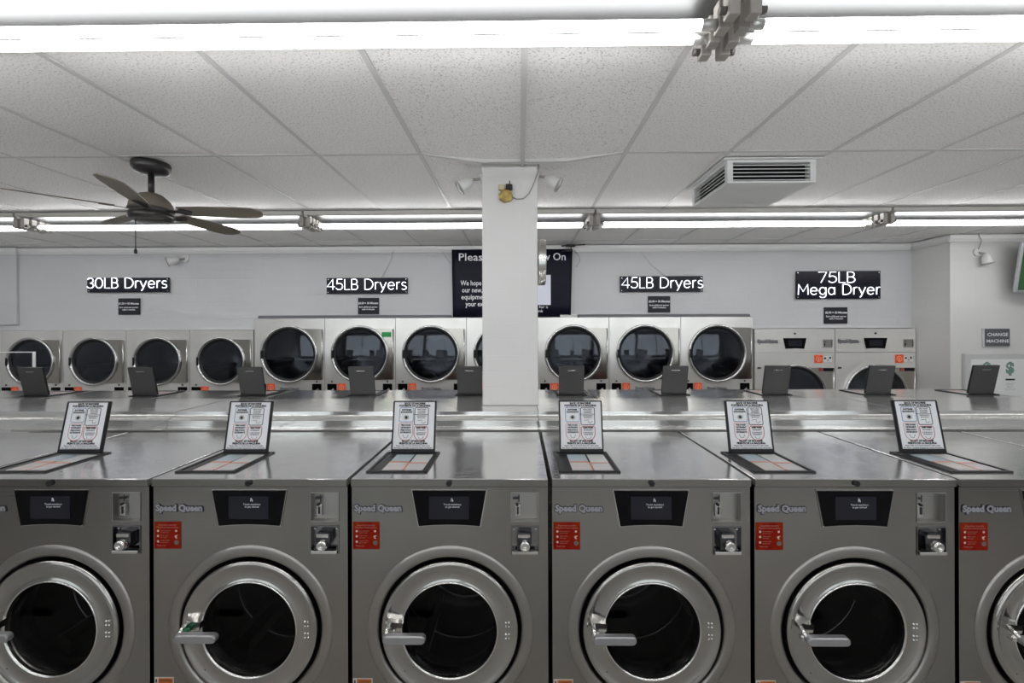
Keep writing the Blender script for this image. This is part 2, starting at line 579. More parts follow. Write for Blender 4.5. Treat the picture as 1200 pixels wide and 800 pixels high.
# crown moulding
def mould(name, x0, x1, y):
    return struct(MB().prism([(y, ZC - 0.012), (y - 0.03, ZC - 0.012), (y - 0.03, ZC - 0.05), (y - 0.014, ZC - 0.085), (y, ZC - 0.085)], 'x', x0, x1).build(name, 'trim_paint'))
mould('trim_1', -6.23, 4.758, YB - 0.001)
mould('trim_2', -6.9, -6.215, YB - 0.032)
mould('trim_3', 4.757, XR, 4.738)
struct(MB().prism([(4.789, ZC - 0.012), (4.759, ZC - 0.012), (4.759, ZC - 0.05), (4.775, ZC - 0.085), (4.789, ZC - 0.085)], 'y', 4.74, YB - 0.03).build('trim_4', 'trim_paint'))

# suspended ceiling: slab, grid runners, tiles (one panel sags at the column)
ceil = struct(MB().box(XL, XR, YF, 6.2, ZC + 0.06, ZC + 0.2).build('ceiling', 'trim_paint'))
GX0, GY1 = 0.0228, 2.5068
gx = [GX0 + 0.61 * i for i in range(-12, 13)]
gx = [x for x in gx if XL < x < XR]
gy = [GY1 + 1.22 * j for j in range(-5, 3)]
gy = [y for y in gy if YF < y < YB]
SAG = (GX0, GY1)
def sag(x, y):
    dx = abs(x - SAG[0]) / 0.61; dy = abs(y - SAG[1]) / 1.22
    return -0.052 * max(0, 1 - dx) * max(0, 1 - dy)
T = 0.012
mains = MB().box(-T, T, 0, 1, 0.0, 0.03).mesh('grid_runner')
for x in gx:
    if abs(x - SAG[0]) < 1e-6:
        pts = [YF, GY1 - 1.22, GY1 - 0.61, GY1, 2.584]
        mb = MB()
        for a, b in zip(pts[:-1], pts[1:]):
            za, zb = sag(x, a), sag(x, b)
            v = [(x + dx, yy, ZC + zz + dz) for yy, zz in ((a, za), (b, zb)) for dx in (-T, T) for dz in (0.0, 0.02)]
            mb.add(v, [(0, 1, 3, 2), (4, 6, 7, 5), (0, 4, 5, 1), (2, 3, 7, 6), (0, 2, 6, 4), (1, 5, 7, 3)])
        mb.build('grid_runner', 'grid_metal', ceil)
        MB().box(x - T, x + T, 2.875, YB, ZC - 0.003, ZC + 0.02).build('grid_runner', 'grid_metal', ceil)
        continue
    o = link('grid_runner', mains, 'grid_metal', ceil, (x, YF, ZC))
    o.scale = (1, YB - YF, 1)
for y in gy:
    if abs(y - SAG[1]) < 1e-6:
        xs = [XL, SAG[0] - 0.61, SAG[0] - 0.25, SAG[0] + 0.25, SAG[0] + 0.61, XR]
        mb = MB()
        for a, b in zip(xs[:-1], xs[1:]):
            za = -0.052 if abs(a - SAG[0]) < 0.3 else 0; zb = -0.052 if abs(b - SAG[0]) < 0.3 else 0
            v = [(xx, y + dy, ZC + zz + dz) for xx, zz in ((a, za), (b, zb)) for dy in (-T, T) for dz in (0.0015, 0.02)]
            mb.add(v, [(0, 1, 3, 2), (4, 6, 7, 5), (0, 4, 5, 1), (2, 3, 7, 6), (0, 2, 6, 4), (1, 5, 7, 3)])
        mb.build('cross_tee', 'grid_metal', ceil)
        continue
    MB().box(XL, XR, y - T, y + T, ZC + 0.0015, ZC + 0.02).build('cross_tee', 'grid_metal', ceil)
tile_cache = {}
xs = [XL] + gx + [XR]
ys = [YF] + gy + [YB]
for a, b in zip(xs[:-1], xs[1:]):
    for c, d in zip(ys[:-1], ys[1:]):
        if b - a < 0.05 or d - c < 0.05:
            continue
        near_col = (abs(a - SAG[0]) < 1e-6 or abs(b - SAG[0]) < 1e-6) and (abs(c - SAG[1]) < 1e-6 or abs(d - SAG[1]) < 1e-6)
        ga, gb = a + 0.004, b - 0.004
        if near_col:
            mb = MB(); nx, ny = 5, 5
            v = []
            for j in range(ny):
                for i in range(nx):
                    x = ga + (gb - ga) * i / (nx - 1); y = c + 0.004 + (d - c - 0.008) * j / (ny - 1)
                    dx = max(0.0, abs(x - SAG[0]) - 0.25) / 0.36; dy = abs(y - SAG[1]) / 1.22
                    v.append((x, y, ZC + 0.005 - 0.040 * max(0, 1 - dx) * max(0, 1 - dy) ** 1.5))
            f = [(j * nx + i, j * nx + i + 1, (j + 1) * nx + i + 1, (j + 1) * nx + i) for j in range(ny - 1) for i in range(nx - 1)]
            mb.add(v, f, True)
            o = mb.build('ceiling_tile', 'ceiling_tile', ceil)
        else:
            key = (round(b - a, 3), round(d - c, 3))
            if key not in tile_cache:
                tile_cache[key] = MB().box(0.004, key[0] - 0.004, 0.004, key[1] - 0.004, 0, 0.015).mesh('ceiling_tile')
            o = link('ceiling_tile', tile_cache[key], 'ceiling_tile', ceil, (a, c, ZC + 0.004 + random.uniform(-0.001, 0.002)),
                     (random.uniform(-0.002, 0.002), random.uniform(-0.003, 0.003), 0))

# column standing in the stainless counter
column = MB().box(-0.226, 0.114, 2.585, 2.872, 1.2905, 2.79, 0.006).build('support_column', 'column_paint')
tag(column, 'square white painted column standing on the stainless counter', 'column')

# ------------------------------------------------------------------ ceiling strip lights
def make_light():
    t = empty('strip_light')
    L2 = 1.262
    h = MB().prism([(-0.15, 0.0), (-0.146, -0.027), (-0.135, -0.035), (0.135, -0.035), (0.146, -0.027), (0.15, 0.0)], 'x', -L2, L2)
    h.build('housing', 'fixture_white', t)
    MB().box(-L2 + 0.001, L2 - 0.001, -0.134, 0.134, -0.037, -0.0345).build('reflector_pan', 'reflector_pan', t)
    for s in (-1, 1):
        tb = MB().cyl((0, s * 0.031, -0.100), 0.0160, -L2 + 0.085, L2 - 0.085, 'x', 16).build('tube', 'tube', t)
        for e in (-1, 1):
            a, b = sorted((e * (L2 - 0.085), e * (L2 - 0.036)))
            MB().cyl((0, s * 0.031, -0.100), 0.0167, a, b, 'x', 16).build('tube_cap', 'tube_cap', tb)
    for e in (-1, 1):
        for k, yy in enumerate((-0.093, -0.031, 0.031, 0.093)):
            x0, x1 = sorted((e * (L2 - 0.038), e * (L2 - 0.003)))
            lh = MB().box(x0, x1, yy - 0.020, yy + 0.020, -0.124, -0.033, 0.004).build('lampholder', 'socket', t)
            if k in (0, 3):
                a, b = sorted((e * (L2 - 0.038), e * (L2 - 0.058)))
                MB().cyl((0, yy, -0.103), 0.012, a, b, 'x', 10).build('lamp_lock', 'socket_dark', lh)
    MB().box(-L2 + 0.0, -L2 + 0.02, -0.148, 0.148, -0.045, -0.033, 0.002).build('seam_bracket', 'socket', t)
    return t

light_names = {}
proto = make_light()
first = True
centres = [-5.70, -3.155, -0.610, 1.935, 4.480]
wordx = ['far left end', 'left of the fan', 'over the column', 'right of the column', 'far right end']
rows = [(1.347, 'nearest light row along the top of the photo'), (3.80, 'light row in front of the dryer wall'), (-0.95, 'light row behind the viewer')]
for y, rw in rows:
    for i, x in enumerate(centres):
        if abs(x) > 5.5 and y < 3:
            continue
        o = proto if first else copy_tree(proto)
        first = False
        o.location = (x, y, ZC - 0.003)
        if rw.startswith('nearest'):
            lab = {-3.155: 'strip light in the nearest ceiling row, at the left edge past its seam', -0.610: 'long two-tube strip light in the nearest row, left of the lampholder seam',
                   1.935: 'long two-tube strip light in the nearest row, right of the lampholder seam', 4.480: 'strip light in the nearest row beyond the right edge'}[x]
        elif rw.startswith('light row in'):
            lab = ['two-tube strip light in the far row cut by the left edge', 'two-tube strip light in the far row behind the ceiling fan',
                   'two-tube strip light in the far row passing behind the column', 'two-tube strip light in the far row behind the air vent',
                   'two-tube strip light in the far row cut by the right edge'][i]
        else:
            lab = 'two-tube ceiling strip light behind the viewer, %s of its row' % ['outermost', 'leftmost', 'second from the left', 'second from the right', 'rightmost'][i]
        tag(o, lab, 'ceiling light', rw)

# ------------------------------------------------------------------ washers
def make_washer(name, W, top, front_off=0.0):
    """front face at local y=0, machine runs to y=0.711; x is centred; top is the height"""
    t = empty(name)
    H = W / 2
    d = top - 1.204
    zc = 0.647 + d
    xr, xl = H - 0.363, -(H - 0.363)
    zt = 1.172 + d
    zs = 0.92 + d
    # body with a round opening and two recesses
    b = MB()
    b.rect_hole(-H, H, 0.0, zs, 0, zc, 0.266, 0.0)
    xb = [-H, 0.228 + xr, 0.329 + xr, H]
    zb = [zs, 0.926 + d, 1.025 + d, 1.047 + d, 1.149 + d, zt]
    for i in range(3):
        for j in range(5):
            if i == 1 and j in (1, 3):
                continue
            b.add([(xb[i], 0, zb[j]), (xb[i + 1], 0, zb[j]), (xb[i + 1], 0, zb[j + 1]), (xb[i], 0, zb[j + 1])], [(0, 1, 2, 3)])
    for s in (-1, 1):
        b.add([(s * H, 0, 0), (s * H, 0.711, 0), (s * H, 0.711, zt), (s * H, 0, zt)], [(0, 1, 2, 3)])
    b.add([(-H, 0.711, 0), (H, 0.711, 0), (H, 0.711, zt), (-H, 0.711, zt)], [(0, 1, 2, 3)])
    b.add([(-H, 0, zt), (H, 0, zt), (H, 0.711, zt), (-H, 0.711, zt)], [(0, 1, 2, 3)])
    b.add([(-H, 0, 0), (H, 0, 0), (H, 0.711, 0), (-H, 0.711, 0)], [(0, 1, 2, 3)])
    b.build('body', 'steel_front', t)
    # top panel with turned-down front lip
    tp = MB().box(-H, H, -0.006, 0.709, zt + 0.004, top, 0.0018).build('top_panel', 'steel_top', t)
    MB().box(-H, H, -0.0085, -0.0062, zt + 0.004, top - 0.002, 0.001).build('front_lip', 'steel_front', tp)
    lk = MB().cyl((0, 0, zt + 0.017), 0.0105, -0.016, -0.004, 'y', 20).build('top_lock', 'rubber', tp)
    MB().disc((0, -0.0165, zt + 0.017), 0.005, 'y', 16).build('key_face', 'plastic_dark', tp)
    # control panel
    zz = lambda z: z + d
    tr = [(-0.137, zz(1.160)), (0.136, zz(1.160)), (0.113, zz(1.030)), (0.06, zz(1.034)), (0, zz(1.0355)), (-0.06, zz(1.034)), (-0.113, zz(1.030))]
    def inset(pts, k):
        cx, cz = 0, zz(1.095)
        return [(cx + (x - cx) * (1 + k / 0.13), cz + (z - cz) * (1 + k / 0.065)) for x, z in pts]
    cp = MB().prism(tr, 'y', -0.008, 0.004).build('control_panel', 'panel_black', t)
    MB().prism(inset(tr, 0.0035), 'y', -0.004, 0.004).build('bezel', 'chrome', cp)
    MB().box(-0.075, 0.073, -0.0095, -0.004, zz(1.056), zz(1.140)).build('screen', 'screen_glass', cp)
    st = text_mb([('Touch anywhere', 0.012, zz(1.108), 0.0095, 'CENTER'), ('to get started', 0.012, zz(1.099), 0.0095, 'CENTER')], -0.0102)
    st.tube([(0.008, -0.0102, zz(1.122)), (0.009, -0.0102, zz(1.134)), (0.013, -0.0102, zz(1.128)), (0.014, -0.0102, zz(1.121))], 0.0012, 5)
    st.build('screen_print', 'screen_text', cp)
    # coin slot recess
    x0, x1 = 0.228 + xr, 0.329 + xr
    cs = MB()
    def recess(mb, za, zb2, dep):
        a, c = (x0, x1)
        mb.add([(a, dep, za), (c, dep, za), (c, dep, zb2), (a, dep, zb2)], [(0, 1, 2, 3)])
        for q in (a, c):
            mb.add([(q, 0, za), (q, dep, za), (q, dep, zb2), (q, 0, zb2)], [(0, 1, 2, 3)])
        for q in (za, zb2):
            mb.add([(a, 0, q), (c, 0, q), (c, dep, q), (a, dep, q)], [(0, 1, 2, 3)])
        # raised rim
        mb.box(a - 0.002, c + 0.002, -0.003, 0.0, zb2, zb2 + 0.003); mb.box(a - 0.002, c + 0.002, -0.003, 0.0, za - 0.003, za)
        mb.box(a - 0.002, a, -0.003, 0.0, za, zb2); mb.box(c, c + 0.002, -0.003, 0.0, za, zb2)
    recess(cs, zz(1.047), zz(1.149), 0.022)
    cso = cs.build('coin_slot', 'brushed_plate', t)
    MB().box(x0 + 0.012, x0 + 0.035, 0.010, 0.022, zz(1.058), zz(1.104), 0.003).build('slot_plate', 'chrome_dull', cso)
    MB().box(x0 + 0.021, x0 + 0.027, 0.008, 0.012, zz(1.068), zz(1.094)).build('slot', 'rubber', cso)
    MB().cyl((x0 + 0.022, 0, zz(1.103)), 0.005, 0.006, 0.016, 'y', 12).build('rivet', 'rubber', cso)
    MB().box(x0 + 0.006, x0 + 0.030, 0.014, 0.022, zz(1.120), zz(1.128), 0.002).add(
        [(x0 + 0.026, 0.013, zz(1.112)), (x0 + 0.031, 0.013, zz(1.112)), (x0 + 0.031, 0.013, zz(1.138)), (x0 + 0.026, 0.013, zz(1.138))], [(0, 1, 2, 3)]).build('coin_return', 'drum_steel', cso)
    # coin box lock
    cb = MB()
    recess(cb, zz(0.926), zz(1.025), 0.014)
    cbo = cb.build('coin_box', 'chrome_dark', t)
    MB().box(x0 + 0.002, x1 - 0.002, -0.012, 0.0, zz(0.927), zz(0.940), 0.003).build('box_ledge', 'chrome', cbo)
    MB().prism([(x0 + 0.022, zz(0.945)), (x0 + 0.062, zz(0.945)), (x0 + 0.074, zz(0.968)), (x0 + 0.074, zz(1.005)), (x0 + 0.030, zz(1.008)), (x0 + 0.020, zz(0.995))], 'y', -0.010, 0.014).build('lock_housing', 'drum_steel', cbo)
    MB().box(x0 + 0.024, x0 + 0.070, -0.016, -0.009, zz(0.990), zz(1.004), 0.003).build('lock_hood', 'chrome', cbo)
    MB().lathe([(0.019, 0.004), (0.019, -0.030), (0.016, -0.034), (0.008, -0.034), (0.008, -0.028), (0.001, -0.028)], 24, 'y', (x0 + 0.050, 0, zz(0.966))).build('lock_barrel', 'chrome', cbo)
    for px, pz in ((0.010, 0.012), (0.091, 0.012), (0.010, 0.087), (0.091, 0.087)):
        MB().cyl((x0 + px, 0, zz(0.926 + pz)), 0.004, 0.008, 0.014, 'y', 10).build('screw', 'chrome_dull', cbo)
    # maker's lettering
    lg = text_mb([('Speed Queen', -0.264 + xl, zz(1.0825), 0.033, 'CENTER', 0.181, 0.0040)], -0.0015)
    lgo = lg.build('maker_lettering', 'logo_outline', t)
    text_mb([('Speed Queen', -0.2645 + xl, zz(1.0835), 0.033, 'CENTER', 0.175, 0.0016)], -0.0035).build('letter_faces', 'logo_silver', lgo)
    # red instruction sticker
    sx = -0.359 + xl
    rs = MB().box(sx, sx + 0.099, -0.002, 0.0, zz(0.942), zz(1.042)).build('instruction_sticker', 'sticker_red', t)
    text_mb([('Important Laundry', sx + 0.05, zz(1.028), 0.0105, 'CENTER', 0.068), ('Machine Instructions', sx + 0.05, zz(1.019), 0.0105, 'CENTER', 0.080),
             ('Load machine and', sx + 0.024, zz(1.008), 0.007, 'LEFT', 0.036), ('close the door', sx + 0.024, zz(1.001), 0.007, 'LEFT', 0.030),
             ('Select cycle', sx + 0.024, zz(0.990), 0.007, 'LEFT', 0.028), ('add soap', sx + 0.024, zz(0.983), 0.007, 'LEFT', 0.022),
             ('Insert coins', sx + 0.024, zz(0.971), 0.007, 'LEFT', 0.032), ('press start', sx + 0.024, zz(0.964), 0.007, 'LEFT', 0.028),
             ('Thank you  -', sx + 0.010, zz(0.952), 0.009, 'LEFT', 0.040)], -0.0026).build('sticker_print', 'sticker_text', rs)
    dm = MB()
    for z in (1.009, 0.990, 0.970):
        dm.disc((sx + 0.015, -0.0028, zz(z)), 0.0042, 'y', 14)
    dm.disc((sx + 0.083, -0.0028, zz(1.009)), 0.0042, 'y', 10)
    dm.prism([(sx + 0.077, zz(0.991)), (sx + 0.089, zz(0.994)), (sx + 0.083, zz(0.986)), (sx + 0.087, zz(0.981)), (sx + 0.080, zz(0.982))], 'y', -0.0028, -0.002)
    dm.build('sticker_bullets', 'sticker_dot', rs)
    MB().disc((sx + 0.084, -0.0028, zz(0.966)), 0.0085, 'y', 16).build('sticker_badge', 'sticker_grey', rs)
    # warning label low on the panel
    wl = MB().box(-0.360 + xl, -0.288 + xl, -0.0015, 0.0, zz(0.437), zz(0.463)).build('warning_label', 'warn_white', t)
    MB().box(-0.345 + xl, -0.291 + xl, -0.0025, -0.001, zz(0.441), zz(0.4605)).build('warning_field', 'warn_orange', wl)
    text_mb([('WARNING', -0.318 + xl, zz(0.449), 0.010, 'CENTER', 0.044)], -0.003).build('warning_print', 'label_black', wl)
    MB().tube([(-0.353 + xl, -0.002, zz(0.445)), (-0.353 + xl, -0.002, zz(0.457))], 0.0025, 6).build('warning_icon', 'label_black', wl)
    # door surround, gasket, door
    MB().lathe([(0.308, 0.001), (0.306, -0.003), (0.300, -0.0045), (0.276, -0.006), (0.268, -0.004), (0.266, 0.004), (0.266, 0.03)], 72, 'y', (0, 0, zc)).build('door_surround', 'steel_ring', t)
    MB().lathe([(0.2665, 0.002), (0.2665, 0.05), (0.225, 0.05)], 64, 'y', (0, 0, zc)).build('door_gasket', 'rubber', t)
    dr = MB().lathe([(0.246, 0.035), (0.2525, 0.012), (0.2525, -0.004), (0.2505, -0.011), (0.2455, -0.0145), (0.239, -0.0145), (0.233, -0.011), (0.222, -0.0085),
                     (0.200, -0.0075), (0.184, -0.009), (0.1795, -0.012), (0.1765, -0.011), (0.1745, -0.006), (0.170, 0.012), (0.165, 0.03)], 72, 'y', (0, 0, zc)).build('door', 'steel_door', t)
    MB().lathe([(0.1795, -0.0122), (0.1785, -0.0145), (0.1755, -0.0145), (0.1735, -0.008), (0.1725, 0.004)], 64, 'y', (0, 0, zc)).build('window_rim', 'chrome', dr)
    gl = MB().lathe([(0.173, 0.006), (0.150, 0.004), (0.10, 0.002), (0.05, 0.001), (0.0005, 0.0005)], 48, 'y', (0, 0, zc)).build('window_glass', 'glass_washer', dr)
    # inside
    MB().lathe([(0.172, 0.012), (0.178, 0.06), (0.19, 0.10), (0.255, 0.115)], 48, 'y', (0, 0, zc)).build('tub_lip', 'rubber', t)
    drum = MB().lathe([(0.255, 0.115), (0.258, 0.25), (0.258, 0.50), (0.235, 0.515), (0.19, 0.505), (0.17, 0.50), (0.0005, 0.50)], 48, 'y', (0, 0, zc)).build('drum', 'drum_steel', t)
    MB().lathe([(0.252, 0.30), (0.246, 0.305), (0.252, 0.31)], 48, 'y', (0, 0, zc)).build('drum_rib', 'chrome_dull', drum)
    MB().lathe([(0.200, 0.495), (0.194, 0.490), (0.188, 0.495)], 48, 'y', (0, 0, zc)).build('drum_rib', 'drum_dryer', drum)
    for k in range(3):
        a = math.radians(112 + 120 * k)
        ca, sa = math.cos(a), math.sin(a)
        pts = []
        for u, w in ((-0.05, 0.256), (-0.02, 0.20), (0.02, 0.20), (0.05, 0.256)):
            pts.append((ca * w - sa * u, zc + sa * w + ca * u))
        MB().prism(pts, 'y', 0.16, 0.49).build('lifter', 'drum_steel', drum)
    # handle: bracket on the ring, knuckle and flat lever
    br = MB().prism([(-0.226, zc + 0.045), (-0.166, zc + 0.040), (-0.172, zc + 0.012), (-0.200, zc + 0.010), (-0.222, zc + 0.024)], 'y', -0.030, -0.006).build('handle_bracket', 'chrome', dr)
    MB().tube([(-0.218, -0.028, zc + 0.038), (-0.219, -0.050, zc + 0.028), (-0.216, -0.066, zc + 0.018)], 0.008, 10).build('handle_pin', 'chrome', dr)
    hl = []
    for cxx, a0, a1 in ((-0.211, 90, 270), (-0.090, -90, 90)):
        hl += arc(cxx, zc + 0.014, 0.0150, 0.0150, a0, a1, 8)
    hb = MB()
    n = len(hl)
    hb.add([(p[0], -0.078, p[1]) for p in hl] + [((p[0] + 0.15) * 0.96 - 0.15, -0.083, (p[1] - zc - 0.014) * 0.78 + zc + 0.014) for p in hl] + [(p[0], -0.062, p[1]) for p in hl],
           [tuple(n + i for i in range(n)), tuple(2 * n + i for i in range(n))] + [(i, (i + 1) % n, n + (i + 1) % n, n + i) for i in range(n)] + [(i, (i + 1) % n, 2 * n + (i + 1) % n, 2 * n + i) for i in range(n)])
    hb.build('handle_lever', 'handle_grey', dr)
    MB().box(-0.226, -0.196, -0.052, -0.030, zc - 0.002, zc + 0.010, 0.003).build('handle_bolt', 'chrome', dr)
    mk = MB()
    for z in (0.029, 0.014, -0.014, -0.029):
        for x in (0.207, 0.2185):
            mk.lathe([(0.0045, -0.0065), (0.0038, -0.0105), (0.0005, -0.0115)], 10, 'y', (x, 0, zc + z))
    mk.build('embossed_marks', 'chrome', dr)
    MB().cyl((-0.166, 0, zc - 0.150), 0.0025, -0.0092, -0.005, 'y', 8).build('rivet', 'rubber', dr)
    # soap dispenser: frame, tray with four pads, open lid with the printed sheet
    fx0, fx1 = -0.333 + xl, -0.095 + xl
    fr = MB()
    fr.box(fx0, fx1, 0.058, 0.071, top, top + 0.006, 0.0025); fr.box(fx0, fx1, 0.311, 0.326, top, top + 0.006, 0.0025)
    fr.box(fx0, fx0 + 0.013, 0.071, 0.311, top, top + 0.006, 0.0025); fr.box(fx1 - 0.013, fx1, 0.071, 0.311, top, top + 0.006, 0.0025)
    fro = fr.build('dispenser_frame', 'plastic_dark', t)
    MB().box(fx0 + 0.013, fx1 - 0.013, 0.071, 0.311, top, top + 0.002).build('dispenser_tray', 'rubber', fro)
    px0, px1 = fx0 + 0.056, fx1 - 0.024
    pm = px0 + (px1 - px0) * 0.52
    for (a, b2, c, e, m) in ((px0, pm - 0.004, 0.190, 0.285, 'pad_blue'), (pm + 0.004, px1, 0.175, 0.285, 'pad_white'), (px0, pm - 0.004, 0.080, 0.178, 'pad_coral'), (pm + 0.004, px1, 0.080, 0.165, 'pad_grey')):
        MB().box(a, b2, c, e, top + 0.002, top + 0.004).build('compartment_pad', m, fro)
    MB().box(px0, pm - 0.004, 0.179, 0.189, top + 0.002, top + 0.005).box(pm + 0.004, px1, 0.166, 0.174, top + 0.002, top + 0.005).box(pm - 0.003, pm + 0.003, 0.080, 0.174, top + 0.002, top + 0.005).build('compartment_divider', 'divider_coral', fro)
    lx0, lx1 = -0.306 + xl, -0.114 + xl
    lc = (lx0 + lx1) / 2
    ld = MB()
    ld.box(lx0, lx1, 0.0, 0.007, 0.002, 0.226, 0.002)
    ld.box(lx0, lx1, -0.008, 0.0, 0.0, 0.017, 0.003); ld.box(lx0, lx1, -0.006, 0.0, 0.221, 0.226, 0.002)
    ld.box(lx0, lx0 + 0.0055, -0.006, 0.0, 0.017, 0.221); ld.box(lx1 - 0.0055, lx1, -0.006, 0.0, 0.017, 0.221)
    lid = ld.build('dispenser_lid', 'plastic_dark', t, (0, 0.296, top + 0.008), (-0.20, 0, 0))
    MB().box(lx0 + 0.0055, lx1 - 0.0055, -0.003, 0.0, 0.017, 0.221).build('printed_sheet', 'label_white', lid)
    MB().box(lx0 - 0.0005, lx1 + 0.0005, 0.0072, 0.010, 0.0, 0.2265, 0.0012).build('lid_cover', 'lid_grey', lid)
    MB().box(lc - 0.032, lc + 0.032, 0.010, 0.015, 0.190, 0.197, 0.002).build('finger_grip', 'chrome_dull', lid)
    yy = -0.0034
    text_mb([('BACK OF MACHINE', lc, 0.2105, 0.0115, 'CENTER', 0.094, 0.0007), ('POSTERIOR DE LA MAQUINA', lc, 0.2005, 0.0115, 'CENTER', 0.142, 0.0007)], yy).build('header_print', 'label_black', lid)
    text_mb([('SOFTENER', lc - 0.036, 0.183, 0.0095, 'CENTER', 0.044, 0.0006), ('SUAVIZANTE', lc - 0.036, 0.173, 0.0095, 'CENTER', 0.052, 0.0006)], yy).build('softener_print', 'label_black', lid)
    text_mb([('MAIN WASH', lc + 0.032, 0.186, 0.007, 'CENTER', 0.038, 0.0002), ('POWDER', lc + 0.032, 0.178, 0.007, 'CENTER', 0.034, 0.0002), ('DETERGENT', lc + 0.032, 0.170, 0.007, 'CENTER', 0.036, 0.0002), ('DETERGENTE', lc + 0.032, 0.157, 0.007, 'CENTER', 0.042, 0.0002), ('EN POLVO', lc + 0.032, 0.149, 0.007, 'CENTER', 0.034, 0.0002)], yy).build('powder_print', 'label_black', lid)
    text_mb([('PRE-WASH', lc - 0.036, 0.116, 0.009, 'CENTER', 0.044, 0.0005), ('DETERGENT', lc - 0.036, 0.106, 0.009, 'CENTER', 0.046, 0.0005), ('PRELAVADO', lc - 0.036, 0.095, 0.009, 'CENTER', 0.046, 0.0005), ('DETERGENTE', lc - 0.036, 0.085, 0.009, 'CENTER', 0.048, 0.0005)], yy).build('prewash_print', 'label_black', lid)
    text_mb([('MAIN WASH', lc + 0.032, 0.105, 0.0085, 'CENTER', 0.044, 0.0007), ('DETERGENT', lc + 0.032, 0.095, 0.0075, 'CENTER', 0.040, 0.0002), ('LAVADO', lc + 0.032, 0.084, 0.0075, 'CENTER', 0.044, 0.0002), ('DETERGENTE', lc + 0.032, 0.076, 0.0075, 'CENTER', 0.038, 0.0002)], yy).build('main_wash_print', 'label_black', lid)
    text_mb([('FRONT OF MACHINE', lc, 0.047, 0.011, 'CENTER', 0.102, 0.0007), ('FRENTE DE LA MAQUINA', lc, 0.037, 0.011, 'CENTER', 0.126, 0.0007), ('Please refer to Control Panel for wash cycles', lc, 0.028, 0.0085, 'CENTER', 0.150, 0.0002), ('Por favor consulte el panel de ciclos de lavado', lc, 0.019, 0.0075, 'CENTER', 0.168, 0.0002)], yy).build('footer_print', 'label_black', lid)
    def outline(pts, m, nm, rr=0.0012):
        MB().tube([(p[0], yy, p[1]) for p in pts], rr, 4, True).build(nm, m, lid)
    def rrect(x0, x1, z0, z1, r=0.006):
        return arc(x1 - r, z1 - r, r, r, 0, 90, 3) + arc(x0 + r, z1 - r, r, r, 90, 180, 3) + arc(x0 + r, z0 + r, r, r, 180, 270, 3) + arc(x1 - r, z0 + r, r, r, 270, 360, 3)
    def cup(x0, x1, z0, z1):
        r = (x1 - x0) / 2
        return [(x1, z1 - 0.004), (x1 - 0.004, z1), (x0 + 0.004, z1), (x0, z1 - 0.004), (x0, z0 + 0.030)] + arc((x0 + x1) / 2, z0 + 0.030, r, 0.030, 180, 360, 10)
    outline(rrect(lc - 0.067, lc - 0.005, 0.134, 0.196), 'label_blue', 'blue_box')
    outline(rrect(lc + 0.001, lc + 0.062, 0.120, 0.196), 'label_black', 'black_box', 0.0014)
    outline(cup(lc - 0.067, lc - 0.005, 0.053, 0.127), 'label_coral', 'coral_cup')
    outline(cup(lc + 0.001, lc + 0.062, 0.053, 0.113), 'label_red', 'red_cup', 0.0014)
    fl_ = MB()
    for k in range(10):
        a = 2 * PI * k / 10
        fl_.tube([(lc - 0.036 + 0.003 * math.cos(a), yy, 0.153 + 0.003 * math.sin(a)), (lc - 0.036 + 0.012 * math.cos(a), yy, 0.153 + 0.011 * math.sin(a))], 0.0010, 4)
    fl_.disc((lc - 0.036, yy, 0.153), 0.005, 'y', 12)
    fl_.tube([(lc - 0.006 + 0.002, yy, 0.166), (lc + 0.061, yy, 0.166)], 0.0009, 4)
    fl_.tube([(lc - 0.048, yy, 0.078), (lc - 0.042, yy, 0.064), (lc - 0.030, yy, 0.064), (lc - 0.024, yy, 0.078)], 0.0008, 4)
    fl_.tube([(lc + 0.020, yy, 0.070), (lc + 0.025, yy, 0.060), (lc + 0.039, yy, 0.060), (lc + 0.044, yy, 0.070)], 0.0008, 4)
    fl_.tube([(lc + 0.015, yy, 0.140), (lc + 0.035, yy, 0.142), (lc + 0.033, yy, 0.130), (lc + 0.045, yy, 0.128), (lc + 0.050, yy, 0.135)], 0.0008, 4)
    fl_.build('sheet_icons', 'label_black', lid)
    return t

S = 0.7424
XW = -1.3737
TOPF = 1.204
fw = make_washer('front_load_washer', S - 0.016, TOPF)
front_labels = {
    -2: 'stainless washer at the far left of the front row, only its top corner in view',
    -1: 'stainless front-load washer cut off by the left edge of the photo',
    0: 'stainless front-load washer, second complete-looking one from the left edge, green tag glimpsed behind its handle',
    1: 'stainless front-load washer just left of the column in the front row',
    2: 'stainless front-load washer just right of the column in the front row',
    3: 'stainless front-load washer below the air vent, its whole front right of the centre pair',
    4: 'stainless front-load washer cut off by the right edge of the photo',
    5: 'stainless washer at the far right of the front row, only its top corner in view'}
front_labels[0] = 'stainless front-load washer below the ceiling fan, green tag behind its door handle'
for k in range(-2, 6):
    o = fw if k == -2 else copy_tree(fw)
    o.location = (XW + S * (k + 0.5), 1.5589, 0)
    tag(o, front_labels[k], 'washing machine', 'front row of stainless washers')
    if k == 0:
        gt = MB().box(-0.222, -0.200, -0.055, -0.032, 0.6585, 0.672, 0.003).build('handle_tag', None, o)
        mat('tag_green', (0.02, 0.16, 0.07), 0.5)
        gt.data.materials.append(MATS['tag_green'])
        gt['label'] = 'small green tag on the handle'

